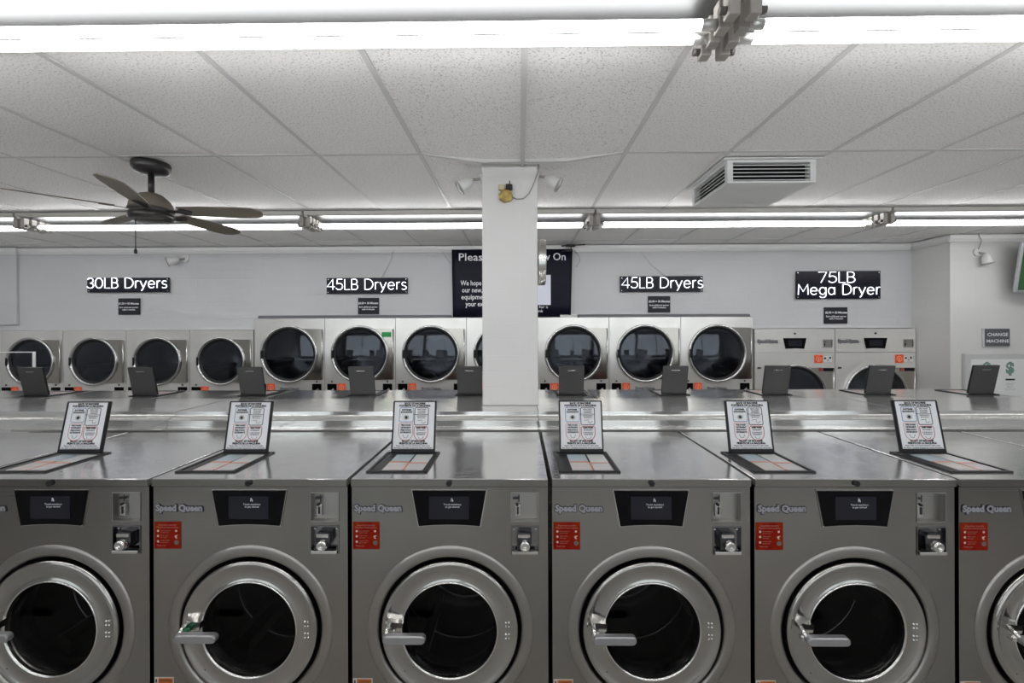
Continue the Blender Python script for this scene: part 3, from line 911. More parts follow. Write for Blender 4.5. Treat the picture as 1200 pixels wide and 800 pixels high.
# second row: same kind of machine back to back, seen over the counter
YR2 = 3.585
TOPB = 1.245
ord_ = ['first', 'second', 'third', 'fourth', 'fifth', 'sixth', 'seventh', 'eighth', 'ninth', 'tenth']
wide = make_washer('back_row_washer', 0.835, TOPB)
mid = make_washer('back_row_washer', 0.774, TOPB)
rowx = [-3.796, -2.931, -2.078, -1.216, -0.378, 0.401, 1.196, 1.974, 2.762, 3.546]
near = ['beside the hanger cart bar', 'below the small thirty-pound price placard', 'at the step between small and tall dryers', 'below the left forty-five-pound sign',
        'partly hidden by the left side of the column', 'just right of the column below the banner', 'below the right forty-five-pound sign', 'in front of the left large dryer',
        'in front of the right large dryer', 'in front of the change machine']
for i, x in enumerate(rowx):
    src = wide if i < 5 else mid
    off = 0.2100 + ((0.850 / 2 if i < 5 else 0.774 / 2) - 0.363)
    o = src if i in (0, 5) else copy_tree(src)
    o.location = (x - off, YR2, 0)
    o.rotation_euler = (0, 0, PI)
    tag(o, 'back-row washer, open grey soap lid ' + near[i], 'washing machine', 'back row of washers behind the counter')
    

# ------------------------------------------------------------------ stainless counter between the rows
prof = [(2.395, 1.290), (2.395, 1.271), (2.388, 1.268), (2.338, 1.257), (2.332, 1.252), (2.332, 1.2135), (2.300, 1.2095), (2.300, 1.197), (2.345, 1.197), (2.345, 0.0), (2.80, 0.0), (2.80, 1.24), (2.852, 1.255), (2.852, 1.290)]
seams = [-4.35, -1.965, 0.105, 2.18, 4.0]
cnt = empty('stainless_counter', (0, 0, 0))
tag(cnt, 'long low stainless steel counter running between the two washer rows', 'counter')
for i, (a, b) in enumerate(zip(seams[:-1], seams[1:])):
    dz = (0.003, 0.0, 0.0, 0.0015)[i]
    p = MB().prism([(y, z + dz if z > 0.1 else z) for y, z in prof], 'x', a + 0.0015, b - 0.0015).build('counter_section', 'steel_counter', cnt)

# ------------------------------------------------------------------ dryers
def dryer_door(t, R, zc, W, front=True):
    """round door with rim, D-shaped hinge plate, glass; local y=0 is the dryer front"""
    H = W / 2
    dr = MB().lathe([(R, 0.0), (R, -0.022), (R - 0.006, -0.030), (R - 0.016, -0.032), (R - 0.026, -0.028), (R - 0.032, -0.016), (R - 0.036, 0.0)], 56, 'y', (0, 0, zc)).build('door', 'chrome_dull', t)
    pts = [(p[0], p[1]) for p in arc(0, zc, R * 0.99, R * 0.99, 64, -64, 14)]
    hp = [(H - 0.035, zc - R * 0.88), (H - 0.035, zc + R * 0.88)]
    MB().prism(pts + hp, 'y', -0.014, 0.0).build('hinge_plate', 'steel_door_plate', dr)
    MB().tube([(H - 0.026, -0.016, zc - R * 0.86), (H - 0.026, -0.016, zc + R * 0.86)], 0.008, 8).build('hinge_rod', 'chrome_dull', dr)
    MB().lathe([(R - 0.034, -0.018), (R - 0.055, -0.008), (R - 0.060, 0.01)], 56, 'y', (0, 0, zc)).build('window_gasket', 'rubber', dr)
    MB().lathe([(R - 0.056, -0.008), (R * 0.6, -0.014), (R * 0.3, -0.017), (0.0005, -0.018)], 48, 'y', (0, 0, zc)).build('window_glass', 'glass_dryer', dr)
    MB().box(-R * 0.97, -R * 0.90, -0.036, -0.020, zc - 0.05, zc + 0.05, 0.004).build('pull', 'plastic_dark', dr)
    return dr

def drum(t, R, zc):
    d = MB().lathe([(R - 0.045, 0.012), (R + 0.02, 0.05), (R + 0.02, 0.60), (R * 0.5, 0.62), (0.0005, 0.62)], 40, 'y', (0, 0, zc)).build('drum', 'drum_dryer', t)
    for k in range(3):
        a = math.radians(80 + 120 * k)
        ca, sa = math.cos(a), math.sin(a)
        pts = [(ca * w - sa * u, zc + sa * w + ca * u) for u, w in ((-0.06, R + 0.015), (-0.015, R - 0.07), (0.015, R - 0.07), (0.06, R + 0.015))]
        MB().prism(pts, 'y', 0.10, 0.60).build('lifter', 'drum_dryer', d)

def slot_box(t, x, z, w=0.115, h=0.10):
    b = MB().box(x - w / 2, x + w / 2, -0.005, 0.0, z - h / 2, z + h / 2, 0.002).build('coin_box', 'panel_black', t)
    MB().prism([(x - 0.005, z - 0.030), (x + 0.028, z - 0.030), (x + 0.022, z - 0.004), (x + 0.006, z - 0.010)], 'y', -0.010, -0.004).build('coin_chute', 'handle_grey', b)
    MB().cyl((x, 0, z + h / 2 + 0.026), 0.011, -0.006, 0.0, 'y', 12).build('lock', 'rubber', b)

def orange(t, x, z, w=0.10, h=0.10):
    o = MB().box(x - w / 2, x + w / 2, -0.003, 0.0, z - h / 2, z + h / 2).build('orange_sticker', 'orange_sticker', t)
    MB().tube([(x + 0.030 * math.cos(a), -0.004, z + 0.030 * math.sin(a)) for a in [2 * PI * k / 18 for k in range(18)]], 0.0035, 4, True).build('sticker_ring', 'orange_mark', o)
    text_mb([('$', x, z - 0.018, 0.05, 'CENTER')], -0.0035).build('sticker_sign', 'orange_mark', o)

def make_stack(name, W, H, R, zc, strip_z):
    t = empty(name)
    h = W / 2 - 0.003
    zm = H * 0.5 - 0.02
    zl = zc - 0.90 if zc - 0.90 > R + 0.1 else R + 0.12
    b = MB()
    b.rect_hole(-h, h, zm, H, 0, zc, R - 0.045, 0.0)
    b.rect_hole(-h, h, 0.0, zm, 0, zl, R - 0.045 if zl - R > 0.05 else R - 0.06, 0.0)
    for s in (-1, 1):
        b.add([(s * h, 0, 0), (s * h, 0.75, 0), (s * h, 0.75, H), (s * h, 0, H)], [(0, 1, 2, 3)])
    b.add([(-h, 0.75, 0), (h, 0.75, 0), (h, 0.75, H), (-h, 0.75, H)], [(0, 1, 2, 3)])
    b.add([(-h, 0, H), (h, 0, H), (h, 0.75, H), (-h, 0.75, H)], [(0, 1, 2, 3)])
    b.build('body', 'steel_dryer', t)
    dryer_door(t, R, zc, W)
    drum(t, R, zc)
    dryer_door(t, R, zl, W)
    drum(t, R, zl)
    slot_box(t, -W * 0.40, strip_z); slot_box(t, W * 0.385, strip_z)
    orange(t, -W * 0.265, strip_z + 0.003, 0.095)
    lg = text_mb([('Speed Queen', 0, strip_z - 0.028, 0.05, 'CENTER', 0.24, 0.004)], -0.002).build('maker_lettering', 'logo_outline', t)
    text_mb([('Speed Queen', 0, strip_z - 0.026, 0.05, 'CENTER', 0.235)], -0.004).build('letter_faces', 'logo_silver', lg)
    return t

YD = 5.14
d30 = make_stack('small_stack_dryer', 0.787, 1.766, 0.300, 1.385, 1.020)
for i in range(4):
    o = d30 if i == 0 else copy_tree(d30)
    o.location = (-6.408 + 0.787 * (i + 0.5), YD, 0)
    tag(o, ['small stacked stainless dryer cut by the left edge, behind the hanger cart bar', 'small stacked stainless dryer under the left half of the thirty-pound sign',
            'small stacked stainless dryer under the right half of the thirty-pound sign', 'small stacked stainless dryer next to the first taller dryer'][i], 'dryer', 'row of four small stacked dryers')
d45 = make_stack('tall_stack_dryer', 0.868, 1.905, 0.352, 1.466, 1.055)
lab45 = ['tall stacked stainless dryer next to the small dryers', 'tall stacked stainless dryer with a green sticker at its door, under the left forty-five-pound sign',
         'tall stacked stainless dryer left of the banner, second from the column', 'tall stacked stainless dryer mostly hidden behind the column',
         'tall stacked stainless dryer just right of the column below the banner', 'tall stacked stainless dryer under the right forty-five-pound sign',
         'tall stacked stainless dryer next to the two large single dryers']
for i in range(7):
    o = d45 if i == 0 else copy_tree(d45)
    o.location = (-3.248 + 0.868 * (i + 0.5), YD, 0)
    tag(o, lab45[i], 'dryer', 'row of seven tall stacked dryers')
    if i == 1:
        mat('sticker_green', (0.02, 0.30, 0.07), 0.4)
        MB().box(0.27, 0.385, -0.017, -0.014, 1.675, 1.735).build('green_sticker', 'sticker_green', o)

def make_big(name):
    t = empty(name)
    W, H, R, zc = 0.967, 1.758, 0.385, 0.945
    h = W / 2 - 0.004
    b = MB()
    b.rect_hole(-h, h, 0.0, 1.470, 0, zc, R - 0.045, 0.0)
    b.add([(-h, -0.002, 1.474), (h, -0.002, 1.474), (h, -0.002, H), (-h, -0.002, H)], [(0, 1, 2, 3)])
    b.add([(-h, -0.002, 1.474), (h, -0.002, 1.474), (h, 0.02, 1.474), (-h, 0.02, 1.474)], [(0, 1, 2, 3)])
    b.add([(-h, 0.02, 1.470), (h, 0.02, 1.470), (h, 0.0, 1.470), (-h, 0.0, 1.470)], [(0, 1, 2, 3)])
    for s in (-1, 1):
        b.add([(s * h, 0, 0), (s * h, 0.75, 0), (s * h, 0.75, H), (s * h, 0, H)], [(0, 1, 2, 3)])
    b.add([(-h, 0.75, 0), (h, 0.75, 0), (h, 0.75, H), (-h, 0.75, H)], [(0, 1, 2, 3)])
    b.add([(-h, -0.002, H), (h, -0.002, H), (h, 0.75, H), (-h, 0.75, H)], [(0, 1, 2, 3)])
    b.build('body', 'steel_dryer', t)
    dryer_door(t, R, zc, W)
    drum(t, R, zc)
    cp = MB().prism([(-0.14, 1.645), (0.135, 1.645), (0.108, 1.517), (0, 1.523), (-0.112, 1.517)], 'y', -0.012, 0.0).build('control_panel', 'panel_black', t)
    MB().box(-0.082, 0.078, -0.015, -0.010, 1.545, 1.622).build('screen', 'screen_glass', cp)
    MB().cyl((0, 0, 1.700), 0.012, -0.010, 0.0, 'y', 14).build('lock', 'rubber', t)
    lg = text_mb([('Speed Queen', -0.325, 1.590, 0.055, 'CENTER', 0.25, 0.007)], -0.004).build('maker_lettering', 'logo_outline', t)
    text_mb([('Speed Queen', -0.325, 1.592, 0.055, 'CENTER', 0.24)], -0.006).build('letter_faces', 'logo_silver', lg)
    cs = MB().box(0.335, 0.45, -0.006, 0.0, 1.530, 1.628).build('coin_slot', 'brushed_plate', t)
    MB().box(0.350, 0.362, -0.008, -0.004, 1.545, 1.585).box(0.346, 0.372, -0.008, -0.004, 1.598, 1.606).build('slot', 'rubber', cs)
    MB().box(0.440, 0.447, -0.008, -0.004, 1.535, 1.622).build('slot_edge', 'drum_steel', cs)
    orange(t, 0.285, 1.392, 0.10, 0.10)
    pl = MB().box(0.345, 0.445, -0.003, 0.0, 1.358, 1.428).build('paper_label', 'strip_white', t)
    MB().box(0.352, 0.375, -0.004, -0.002, 1.390, 1.412).box(0.385, 0.405, -0.004, -0.002, 1.372, 1.382).box(0.414, 0.436, -0.004, -0.002, 1.395, 1.418).build('label_print', 'label_black', pl)
    MB().box(-0.45, -0.41, -0.012, 0.0, 1.275, 1.295, 0.004).build('door_switch', 'rubber', t)
    wl = MB().box(0.285, 0.46, -0.018, -0.014, 1.245, 1.285).build('warning_label', 'label_black', t)
    MB().box(0.285, 0.33, -0.0195, -0.017, 1.247, 1.283).build('warning_field', 'label_red', wl)
    return t
big = make_big('large_dryer')
for i in range(2):
    o = big if i == 0 else copy_tree(big)
    o.location = (2.847 + 0.967 * (i + 0.5), YD, 0)
    tag(o, ['large single stainless dryer, left one of the pair under the mega dryer sign', 'large single stainless dryer, right one of the pair, against the corner wall'][i], 'dryer', 'pair of large single dryers')

# grey strip on top of the tall dryers
for (a, b, lab) in ((-3.205, -0.835, 'dark grey metal strip on top of the tall dryers left of the banner'), (0.72, 2.80, 'dark grey metal strip on top of the tall dryers right of the banner')):
    st = MB().prism([(YB - 0.055, 1.9065), (YB - 0.003, 1.9065), (YB - 0.003, 1.945), (YB - 0.045, 1.940), (YB - 0.055, 1.930)], 'x', a, b).build('metal_strip', 'strip_grey')
    tag(st, lab, 'metal strip', 'strips on top of the tall dryers')
tag(MB().prism([(YB - 0.05, 1.9065), (YB - 0.003, 1.9065), (YB - 0.003, 1.935), (YB - 0.03, 1.945), (YB - 0.05, 1.93)], 'x', 0.50, 0.705).build('white_filler', 'strip_white'), 'short white filler piece lying on the dryers below the banner', 'filler strip')

# ------------------------------------------------------------------ neon signs
G = {
 '3': (0.56, [arc(0.27, 0.75, 0.25, 0.25, 155, -90) + arc(0.27, 0.25, 0.29, 0.25, 90, -155)[1:]]),
 '0': (0.66, [arc(0.33, 0.5, 0.31, 0.5, 90, 450, 28)]),
 '4': (0.64, [[(0.50, 0.0), (0.50, 1.0), (0.0, 0.28), (0.66, 0.28)]]),
 '5': (0.58, [[(0.54, 1.0), (0.12, 1.0), (0.07, 0.57)] + arc(0.27, 0.31, 0.30, 0.31, 132, -150)]),
 '7': (0.58, [[(0.0, 1.0), (0.58, 1.0), (0.18, 0.0)]]),
 'L': (0.46, [[(0.04, 1.0), (0.04, 0.0), (0.48, 0.0)]]),
 'B': (0.58, [[(0.05, 0.0), (0.05, 1.0), (0.30, 1.0)] + arc(0.30, 0.76, 0.22, 0.24, 90, -90)[1:] + [(0.05, 0.52)], [(0.30, 0.52)] + arc(0.30, 0.26, 0.27, 0.26, 90, -90)[1:] + [(0.05, 0.0)]]),
 'D': (0.76, [[(0.05, 0.0), (0.05, 1.0), (0.28, 1.0)] + arc(0.28, 0.5, 0.45, 0.5, 90, -90)[1:] + [(0.05, 0.0)]]),
 'M': (0.88, [[(0.04, 0.0), (0.08, 1.0), (0.44, 0.30), (0.80, 1.0), (0.84, 0.0)]]),
 'r': (0.32, [[(0.05, 0.70), (0.05, 0.0)], [(0.05, 0.42)] + arc(0.26, 0.44, 0.20, 0.26, 180, 75, 8)]),
 'y': (0.54, [[(0.0, 0.70), (0.27, 0.04)], [(0.54, 0.70), (0.20, -0.16), (0.10, -0.27)]]),
 'e': (0.60, [[(0.03, 0.37), (0.57, 0.37)] + arc(0.30, 0.35, 0.27, 0.35, 4, 318, 22)[1:]]),
 's': (0.44, [arc(0.23, 0.52, 0.18, 0.18, 35, 230, 12) + arc(0.21, 0.17, 0.21, 0.18, 75, -145, 12)[1:]]),
 'g': (0.60, [arc(0.28, 0.36, 0.26, 0.34, 10, 370, 24), [(0.54, 0.70), (0.54, -0.02)] + arc(0.28, -0.05, 0.26, 0.24, 0, -150, 10)]),
 'a': (0.58, [arc(0.27, 0.35, 0.25, 0.35, 10, 370, 24), [(0.53, 0.70), (0.53, 0.0)]]),
 ' ': (0.30, []),
}
def neon_letters(line, x0, x1, z, h, y, r, parent, gap=0.13):
    w = sum(G[ch][0] + gap for ch in line) - gap
    sx = (x1 - x0) / w
    x = 0
    for ch in line:
        gw, strokes = G[ch]
        if strokes:
            mb = MB()
            for st in strokes:
                mb.tube([(x0 + (x + p[0]) * sx, y, z + p[1] * h) for p in st], r, 6)
            mb.build('neon_letter', 'neon', parent)
        x += gw + gap
def neon_sign(x0, x1, z0, z1, lines, label):
    t = empty('neon_sign', ((x0 + x1) / 2, YB - 0.025, z0))
    cx = (x0 + x1) / 2
    bk = MB().box(x0 - cx, x1 - cx, -0.004, 0.004, 0, z1 - z0).build('backing_board', 'acrylic_black', t)
    for i, (s, a, b, z, h) in enumerate(lines):
        neon_letters(s, a - cx, b - cx, z - z0, h, -0.014, 0.0050, t)
    for px in (0.02, (x1 - x0) - 0.02):
        for pz in (0.02, (z1 - z0) - 0.02):
            MB().cyl((x0 + px - cx, 0, pz), 0.0055, -0.008, 0.024, 'y', 10).build('standoff', 'chrome_dull', bk)
    return tag(t, label, 'neon sign', 'lit white signs over the dryers')
neon_sign(-5.350, -4.326, 2.237, 2.418, [('30LB Dryers', -5.342, -4.345, 2.290, 0.125)], 'lit white sign on black board reading 30LB Dryers')
neon_sign(-2.370, -1.369, 2.208, 2.403, [('45LB Dryers', -2.360, -1.380, 2.258, 0.128)], 'lit white sign reading 45LB Dryers left of the column')
neon_sign(1.235, 2.242, 2.214, 2.407, [('45LB Dryers', 1.252, 2.238, 2.262, 0.128)], 'lit white sign reading 45LB Dryers right of the column')
neon_sign(3.371, 4.389, 2.121, 2.459, [('75LB', 3.635, 4.075, 2.318, 0.128), ('Mega Dryer', 3.385, 4.375, 2.172, 0.125)], 'lit white two-line sign reading 75LB Mega Dryer')

def placard(x0, x1, z0, z1, l1, l3, label):
    t = empty('price_placard', ((x0 + x1) / 2, YB - 0.012, z0))
    w, h = x1 - x0, z1 - z0
    MB().box(-w / 2, w / 2, -0.006, 0.010, 0, h, 0.003).build('board', 'price_black', t)
    text_mb([(l1, 0, h * 0.62, 0.034, 'CENTER', w * 0.95, 0.0012), ('Each additional quarter', 0, h * 0.40, 0.026, 'CENTER', w * 0.88, 0.0006), (l3, 0, h * 0.26, 0.026, 'CENTER', w * 0.60, 0.0006)], -0.0072).build('price_lettering', 'white_print', t)
    tag(t, label, 'placard', 'small black price placards under the neon signs')
placard(-4.975, -4.707, 1.962, 2.165, '$1.50 = 30 Minutes', 'adds 5 minutes', 'small black price placard under the 30LB sign')
placard(-1.989, -1.730, 1.956, 2.158, '$2.00 = 30 Minutes', 'adds 4 minutes', 'small black price placard under the left 45LB sign')
placard(1.579, 1.850, 1.964, 2.164, '$2.00 = 30 Minutes', 'adds 4 minutes', 'small black price placard under the right 45LB sign')
placard(3.722, 4.001, 1.820, 2.019, '$2.50 = 20 Minutes', 'adds 3 minutes', 'small black price placard under the 75LB Mega Dryer sign')

# banner behind the column (code square left blank)
bn = empty('vinyl_banner', (-0.085, YB - 0.038, 1.915))
tag(bn, 'black vinyl banner with white lettering hanging behind the column', 'banner')
bw, bh = 1.478, 0.828
v = []
f = []
NB = 24
for j in range(7):
    for i in range(NB + 1):
        x = -bw / 2 + bw * i / NB + (0.012 * (6 - j) / 6 if i == 0 else 0) - (0.025 * (6 - j) / 6 if i == NB else 0)
        v.append((x, 0.004 * math.sin(i * 0.7 + j), bh * j / 6))
f = [(j * (NB + 1) + i, j * (NB + 1) + i + 1, (j + 1) * (NB + 1) + i + 1, (j + 1) * (NB + 1) + i) for j in range(6) for i in range(NB)]
cl = MB().add(v, f, True).build('banner_cloth', 'banner_black', bn)
so = cl.modifiers.new('thickness', 'SOLIDIFY'); so.thickness = 0.003; so.offset = 1.0
text_mb([('Please', -0.660, 0.690, 0.130, 'LEFT', 0.365, 0.0012), ('Review On', 0.660, 0.690, 0.130, 'RIGHT', 0.545, 0.0012)], -0.009).build('banner_title', 'white_print', bn)
for ln in [('We hope', -0.630, 0.388, 0.085, 'LEFT', 0.255, 0.001), ('our new,', -0.615, 0.302, 0.085, 'LEFT', 0.250, 0.001), ('equipment', -0.625, 0.218, 0.085, 'LEFT', 0.335, 0.001),
           ('your ex', -0.570, 0.132, 0.085, 'LEFT', 0.215, 0.001), ('scan here for a', 0.265, 0.105, 0.050, 'CENTER', 0.34), ('direct link', 0.265, 0.055, 0.050, 'CENTER', 0.22)]:
    text_mb([ln], -0.009).build('banner_line', 'white_print', bn)
MB().box(0.060, 0.470, -0.0105, -0.007, 0.145, 0.510).build('code_square', 'banner_white', bn)
MB().box(-bw / 2 + 0.01, bw / 2 - 0.02, -0.0085, -0.006, 0.402, 0.406).build('fold_line', 'acrylic_black', bn)

# black cable clip over the banner, wires on the wall
def wire(pts, r, material, label, name='wire'):
    o = MB().tube(pts, r, 6).build(name, material)
    return tag(o, label, 'wire')
ck = empty('cable_clip', (0.62, YB - 0.13, 2.76))
tag(ck, 'small black wire bracket hanging at the ceiling over the banner corner', 'bracket')
MB().tube([(-0.11, -0.02, -0.005), (-0.02, 0, 0.012), (0.06, 0, 0.010), (0.17, -0.02, 0.012)], 0.008, 6).build('wire_arm', 'wire_black', ck)
MB().box(-0.055, 0.055, -0.02, 0.03, -0.008, 0.022, 0.006).build('clip_body', 'wire_black', ck)
MB().tube([(0.0, 0, 0.0), (0.01, 0.02, -0.03), (-0.03, 0.03, -0.04), (-0.10, 0.04, -0.06)], 0.007, 6).box(-0.06, 0.01, 0.0, 0.04, -0.06, -0.03, 0.006).build('clip_tail', 'wire_black', ck)
wire([(0.67, YB - 0.036, 2.73), (0.735, YB - 0.034, 2.66), (0.745, YB - 0.034, 2.60), (0.70, YB - 0.034, 2.52)], 0.004, 'wire_grey', 'thin grey wire curling down beside the banner')
wire([(1.49, YB - 0.034, 2.71), (1.53, YB - 0.012, 2.66), (1.62, YB - 0.010, 2.55), (1.80, YB - 0.010, 2.405)], 0.0035, 'wire_pale', 'thin pale wire running down to the right 45LB sign')
wire([(-1.56, YB - 0.034, 2.72), (-1.57, YB - 0.012, 2.65), (-1.62, YB - 0.010, 2.55), (-1.70, YB - 0.010, 2.403)], 0.0035, 'wire_pale', 'thin pale wire running down to the left 45LB sign')
wire([(-0.95, YB - 0.034, 2.72), (-0.90, YB - 0.012, 2.66), (-0.84, YB - 0.012, 2.57)], 0.0035, 'wire_pale', 'thin pale wire beside the left edge of the banner')
wire([(-1.52, YB - 0.06, ZC - 0.05), (-1.54, YB - 0.034, 2.71)], 0.003, 'wire_pale', 'short pale wire end at the moulding left of the banner')

# ------------------------------------------------------------------ things on the column
def flood(name, loc, base, head_dir, label, wall_axis, scale=1.0):
    """small white flood lamp: base plate, knuckle arm, bell-shaped head"""
    t = empty(name, loc)
    hd = Vector(head_dir).normalized()
    b = Vector(base)
    c = b + hd * 0.035 * scale
    if wall_axis == 'x':
        MB().cyl((0, 0, 0), 0.030 * scale, 0.0, 0.012 * scale, 'x', 16).build('base', 'flood_white', t).scale = (1 if base[0] > 0 else -1, 1, 1)
    else:
        MB().cyl((0, 0, 0), 0.038 * scale, -0.016 * scale, 0.0, 'y', 16).build('base', 'flood_white', t)
    MB().tube([(0, 0, 0), tuple(b * 0.6), tuple(b)], 0.009 * scale, 8).build('knuckle', 'wire_grey', t)
    mb = MB().lathe([(0.012, 0), (0.018, 0.012), (0.030, 0.025), (0.036, 0.045), (0.040, 0.085), (0.045, 0.095), (0.045, 0.100), (0.040, 0.100)], 24, 'z', (0, 0, 0))
    me = mb.mesh('head')
    q = Vector((0, 0, 1)).rotation_difference(hd)
    o = link('head', me, 'flood_white', t, tuple(b))
    o.rotation_mode = 'QUATERNION'; o.rotation_quaternion = q; o.scale = (scale,) * 3
    l = MB().lathe([(0.041, 0.098), (0.020, 0.104), (0.0005, 0.106)], 20, 'z').build('lens', 'flood_lens', o)
    r = MB().lathe([(0.0462, 0.094), (0.0465, 0.101), (0.0455, 0.1015)], 24, 'z').build('rim', 'wire_grey', o)
    return tag(t, label, 'flood light', 'small white flood lamps')
flood('flood_lamp', (-0.226, 2.64, 2.700), (-0.060, -0.015, -0.012), (-0.75, -0.12, -0.52), 'white flood lamp on the left side of the column', 'x')
flood('flood_lamp', (0.114, 2.64, 2.715), (0.050, -0.015, -0.015), (0.78, -0.12, -0.50), 'white flood lamp on the right side of the column', 'x')
flood('flood_lamp', (-4.14, YB, 2.655), (-0.02, -0.07, -0.02), (-0.80, -0.45, -0.30), 'white flood lamp on the back wall below the ceiling fan', 'y', 1.25)
flood('flood_lamp', (5.08, 4.74, 2.60), (0.035, -0.06, -0.025), (0.14, -0.10, -0.98), 'white flood lamp on the right wall beside the screen', 'y', 1.15)
wire([(5.06, 4.700, ZC - 0.01), (5.09, 4.695, 2.72), (5.075, 4.715, 2.63)], 0.004, 'wire_grey', 'short grey wire feeding the right wall flood lamp')
wire([(0.108, 2.580, 2.788), (0.122, 2.578, 2.755), (0.118, 2.576, 2.715), (0.095, 2.578, 2.655), (0.062, 2.579, 2.585), (0.028, 2.579, 2.555), (-0.01, 2.578, 2.552), (-0.04, 2.572, 2.562)], 0.004, 'wire_grey', 'loose grey wire curving across the column to the foam lump')

fo = empty('foam_lump', (-0.080, 2.583, 2.535))
tag(fo, 'lump of yellowed foam with a black plug stuck on the column', 'foam lump')
bm = bmesh.new()
bmesh.ops.create_icosphere(bm, subdivisions=3, radius=0.042)
for vv in bm.verts:
    n = 1 + 0.10 * math.sin(vv.co.x * 160) * math.cos(vv.co.z * 120 + 1) + 0.07 * math.sin(vv.co.z * 210 + vv.co.y * 90)
    vv.co *= n
    vv.co.y = vv.co.y * 0.6 - 0.018
    vv.co.z = vv.co.z * 0.95 + 0.032
me = bpy.data.meshes.new('foam_blob'); bm.to_mesh(me); bm.free()
me.polygons.foreach_set('use_smooth', [True] * len(me.polygons))
link('foam_blob', me, 'foam', fo)
MB().box(-0.043, -0.005, -0.030, 0.0, 0.068, 0.102, 0.006).build('foam_block', 'foam_pale', fo)
MB().cyl((0.016, -0.02, 0.085), 0.020, -0.014, 0.014, 'x', 12).cyl((0.028, -0.02, 0.080), 0.014, -0.012, 0.020, 'z', 10).tube([(0.022, -0.03, 0.095), (0.026, -0.034, 0.120)], 0.004, 6).build('black_plug', 'wire_black', fo)

ckl = empty('wall_clock', (0.114, 2.72, 2.185))
tag(ckl, 'round brushed aluminium wall clock seen edge-on on the column side', 'clock')
MB().lathe([(0.125, 0.004), (0.142, 0.004), (0.145, 0.010), (0.145, 0.048), (0.141, 0.054), (0.130, 0.054), (0.128, 0.046)], 48, 'x').build('rim', 'alu', ckl)
MB().disc((0.044, 0, 0), 0.129, 'x', 40).build('dial', 'clock_face', ckl)
MB().box(0.0455, 0.047, -0.004, 0.004, -0.01, 0.075).box(0.0475, 0.049, -0.09, 0.01, -0.003, 0.003).build('hands', 'label_black', ckl)

# ------------------------------------------------------------------ ceiling air vent
vt = empty('air_vent', (1.548, 2.86, ZC))
tag(vt, 'white square ceiling air vent box with louvred sides', 'air vent')
hx, hy = 0.270, 0.262
Zb = -0.150
MB().box(-hx - 0.03, hx + 0.03, -hy - 0.03, hy + 0.03, -0.012, -0.004, 0.003).build('trim_flange', 'vent_white', vt)
MB().box(-hx, hx, -hy, hy, Zb, Zb + 0.012, 0.003).build('bottom_plate', 'vent_white', vt)
MB().box(-hx + 0.04, hx - 0.04, -hy + 0.04, hy - 0.04, Zb + 0.012, -0.012).build('inner_core', 'vent_dark', vt)
MB().box(-hx, hx, -hy, hy, -0.024, -0.012).build('top_band', 'vent_white', vt)
for sx in (-1, 1):
    for sy in (-1, 1):
        MB().box(sx * hx, sx * (hx - 0.035), sy * hy, sy * (hy - 0.035), Zb + 0.012, -0.024, 0.002).build('corner_post', 'vent_white', vt)
for k in range(5):
    z = -0.040 - k * 0.0225
    for s in (-1, 1):
        y0 = s * (hy - 0.004); y1 = s * (hy - 0.026)
        MB().prism([(y0, z - 0.004), (y0, z), (y1, z + 0.010), (y1, z + 0.006)], 'x', -hx + 0.035, hx - 0.035).build('louvre', 'vent_white', vt)
        x0 = s * (hx - 0.004); x1 = s * (hx - 0.026)
        MB().prism([(x0, z - 0.004), (x0, z), (x1, z + 0.010), (x1, z + 0.006)], 'y', -hy + 0.035, hy - 0.035).build('louvre', 'vent_white', vt)

# ------------------------------------------------------------------ ceiling fan
fan = empty('ceiling_fan', (-2.285, 2.60, ZC))
tag(fan, 'dark brown ceiling fan with black mount hanging left of the column', 'ceiling fan')
MB().lathe([(0.0005, -0.001), (0.096, -0.001), (0.100, -0.010), (0.098, -0.040), (0.088, -0.058), (0.060, -0.068), (0.025, -0.070), (0.0005, -0.070)], 32, 'z').build('mount', 'fan_black', fan)
MB().cyl((0, 0, 0), 0.0165, -0.20, -0.065, 'z', 16).build('downrod', 'fan_black', fan)
mo = MB().lathe([(0.0005, -0.185), (0.030, -0.188), (0.060, -0.200), (0.092, -0.230), (0.108, -0.258), (0.112, -0.285)], 36, 'z').build('motor_cover', 'fan_brown', fan)
MB().lathe([(0.112, -0.285), (0.116, -0.290), (0.116, -0.300), (0.108, -0.304), (0.108, -0.312), (0.114, -0.316), (0.114, -0.345), (0.104, -0.358), (0.070, -0.364), (0.0005, -0.366)], 36, 'z').build('motor_housing', 'fan_motor', fan)
for k in range(5):
    a = math.radians(8 + 72 * k)
    bl = MB()
    pts = [(0.165, -0.050), (0.30, -0.062), (0.52, -0.070), (0.60, -0.062), (0.645, -0.030), (0.650, 0.0), (0.635, 0.035), (0.59, 0.060), (0.50, 0.066), (0.30, 0.056), (0.165, 0.046)]
    bl.prism(pts, 'z', -0.003, 0.003)
    blade = bl.build('blade', 'fan_brown', fan, (0, 0, -0.294), (0, 0, 0))
    blade.rotation_euler = (Matrix.Rotation(a, 3, 'Z') @ Matrix.Rotation(math.radians(-13), 3, 'X')).to_euler()
    MB().prism([(0.095, -0.018), (0.15, -0.014), (0.185, -0.040), (0.22, -0.020), (0.235, 0.0), (0.22, 0.020), (0.185, 0.040), (0.15, 0.014), (0.095, 0.018)], 'z', -0.008, -0.003).build('blade_iron', 'fan_black', blade)
MB().tube([(-0.045, -0.06, -0.355), (-0.045, -0.06, -0.545)], 0.0022, 6).lathe([(0.0005, -0.575), (0.008, -0.572), (0.009, -0.556), (0.004, -0.543), (0.0005, -0.541)], 10, 'z', (-0.045, -0.06, 0)).build('pull_chain', 'wire_black', fan)

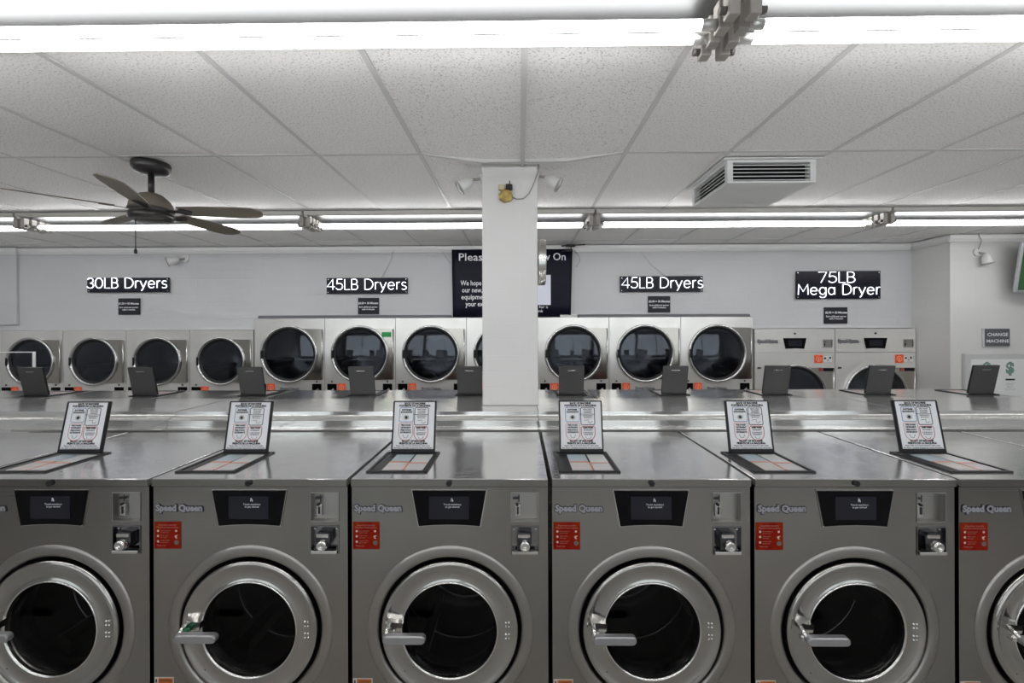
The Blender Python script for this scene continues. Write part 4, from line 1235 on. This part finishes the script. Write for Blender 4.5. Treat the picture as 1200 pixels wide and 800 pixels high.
# ------------------------------------------------------------------ change machine, its sign, screen on the right
cm = empty('change_machine', (5.42, 4.738, 0.75))
tag(cm, 'white change machine with green dollar signs set in the right wall', 'change machine')
MB().box(-0.505, 0.60, -0.040, 0.0, 0.0, 0.722, 0.006).build('frame', 'change_frame', cm)
MB().box(-0.455, 0.56, -0.052, -0.038, 0.03, 0.665, 0.004).build('front_panel', 'change_white', cm)
for x in (-0.290, -0.038, 0.22):
    dl = text_mb([('$', x, 0.515, 0.165, 'CENTER', 0.092, 0.008)], -0.053).build('dollar_sign', 'dollar_dark', cm)
    text_mb([('$', x, 0.515, 0.165, 'CENTER', 0.088, 0.0028)], -0.0545).build('dollar_face', 'dollar_green', dl)
    MB().box(x - 0.048, x + 0.048, -0.058, -0.050, 0.436, 0.452, 0.002).build('bill_slot', 'rubber', cm)
    text_mb([('INSERT', x, 0.385, 0.03, 'CENTER'), ('BILLS', x, 0.355, 0.03, 'CENTER'), ('FACE UP', x, 0.325, 0.03, 'CENTER')], -0.0535).build('slot_lettering', 'wire_pale', cm)
MB().cyl((-0.395, -0.05, 0.575), 0.008, -0.012, 0.0, 'y', 12).build('lock', 'label_black', cm)
cs = empty('change_machine_sign', (5.282, 4.727, 1.552))
tag(cs, 'small glossy grey sign reading CHANGE MACHINE above the change machine', 'sign')
MB().box(-0.150, 0.140, -0.004, 0.012, 0, 0.205, 0.003).build('backing', 'change_frame', cs)
MB().box(-0.132, 0.136, -0.010, -0.004, 0.006, 0.198).build('face', 'change_sign', cs)
text_mb([('CHANGE', 0.002, 0.118, 0.05, 'CENTER', 0.225, 0.001)], -0.0112).build('lettering', 'white_print', cs)
text_mb([('MACHINE', 0.002, 0.046, 0.05, 'CENTER', 0.245, 0.001)], -0.0112).build('lettering', 'white_print', cs)

tv = empty('wall_screen', (5.755, 4.44, 2.40))
tag(tv, 'flat screen with silver bezel showing green, cut by the right edge', 'television')
tvr = Matrix.Rotation(math.radians(-14), 4, 'Z') @ Matrix.Rotation(math.radians(10), 4, 'X')
def tvp(mb, name, m):
    o = mb.build(name, m, tv)
    o.rotation_euler = tvr.to_euler()
    return o
tvp(MB().box(-0.45, 0.45, 0.0, 0.035, -0.265, 0.265, 0.006), 'casing', 'tv_bezel')
tvp(MB().box(-0.428, 0.428, -0.003, 0.004, -0.240, 0.243), 'display', 'tv_screen')
tvp(MB().box(-0.40, 0.40, 0.034, 0.085, -0.19, 0.13, 0.02), 'back_shell', 'tv_back')
MB().box(-0.10, 0.10, 0.08, 0.298, -0.08, 0.06).build('wall_mount', 'tv_back', tv)

# ------------------------------------------------------------------ rolling laundry cart with hanger bar at the left
ct = empty('laundry_cart', (-5.335, 4.30, 0))
tag(ct, 'rolling wire laundry cart with a tall chrome hanger bar at the left edge', 'laundry cart')
fr = MB().tube([(-0.33, 0, 0.16), (-0.33, 0, 1.543), (0.33, 0, 1.543), (0.33, 0, 0.16)], 0.0135, 10)
fr.build('hanger_bar', 'vent_white', ct)
bs = MB()
for z in (0.42, 0.86):
    bs.tube([(-0.33, -0.24, z), (0.33, -0.24, z), (0.33, 0.24, z), (-0.33, 0.24, z)], 0.008, 6, True)
for i in range(12):
    x = -0.33 + 0.06 * i
    bs.tube([(x, -0.24, 0.86), (x, -0.24, 0.42), (x, 0.24, 0.42), (x, 0.24, 0.86)], 0.003, 5)
for i in range(9):
    y = -0.24 + 0.06 * i
    bs.tube([(-0.33, y, 0.86), (-0.33, y, 0.42), (0.33, y, 0.42), (0.33, y, 0.86)], 0.003, 5)
bs.build('basket', 'chrome_dull', ct)
MB().tube([(-0.33, -0.24, 0.15), (0.33, -0.24, 0.15), (0.33, 0.24, 0.15), (-0.33, 0.24, 0.15)], 0.012, 8, True).tube([(-0.33, -0.24, 0.15), (-0.33, -0.24, 0.42)], 0.01, 6).tube([(0.33, -0.24, 0.15), (0.33, -0.24, 0.42)], 0.01, 6).tube([(0.33, 0.24, 0.15), (0.33, 0.24, 0.42)], 0.01, 6).tube([(-0.33, 0.24, 0.15), (-0.33, 0.24, 0.42)], 0.01, 6).build('base_frame', 'chrome_dull', ct)
for x in (-0.33, 0.33):
    for y in (-0.24, 0.24):
        w = MB().cyl((x, y, 0.055), 0.055, -0.014, 0.014, 'x', 20).build('wheel', 'rubber', ct)
        MB().box(x - 0.020, x + 0.020, y - 0.012, y + 0.012, 0.10, 0.15).box(x - 0.022, x - 0.016, y - 0.012, y + 0.012, 0.05, 0.11).box(x + 0.016, x + 0.022, y - 0.012, y + 0.012, 0.05, 0.11).build('wheel_fork', 'chrome_dull', w)
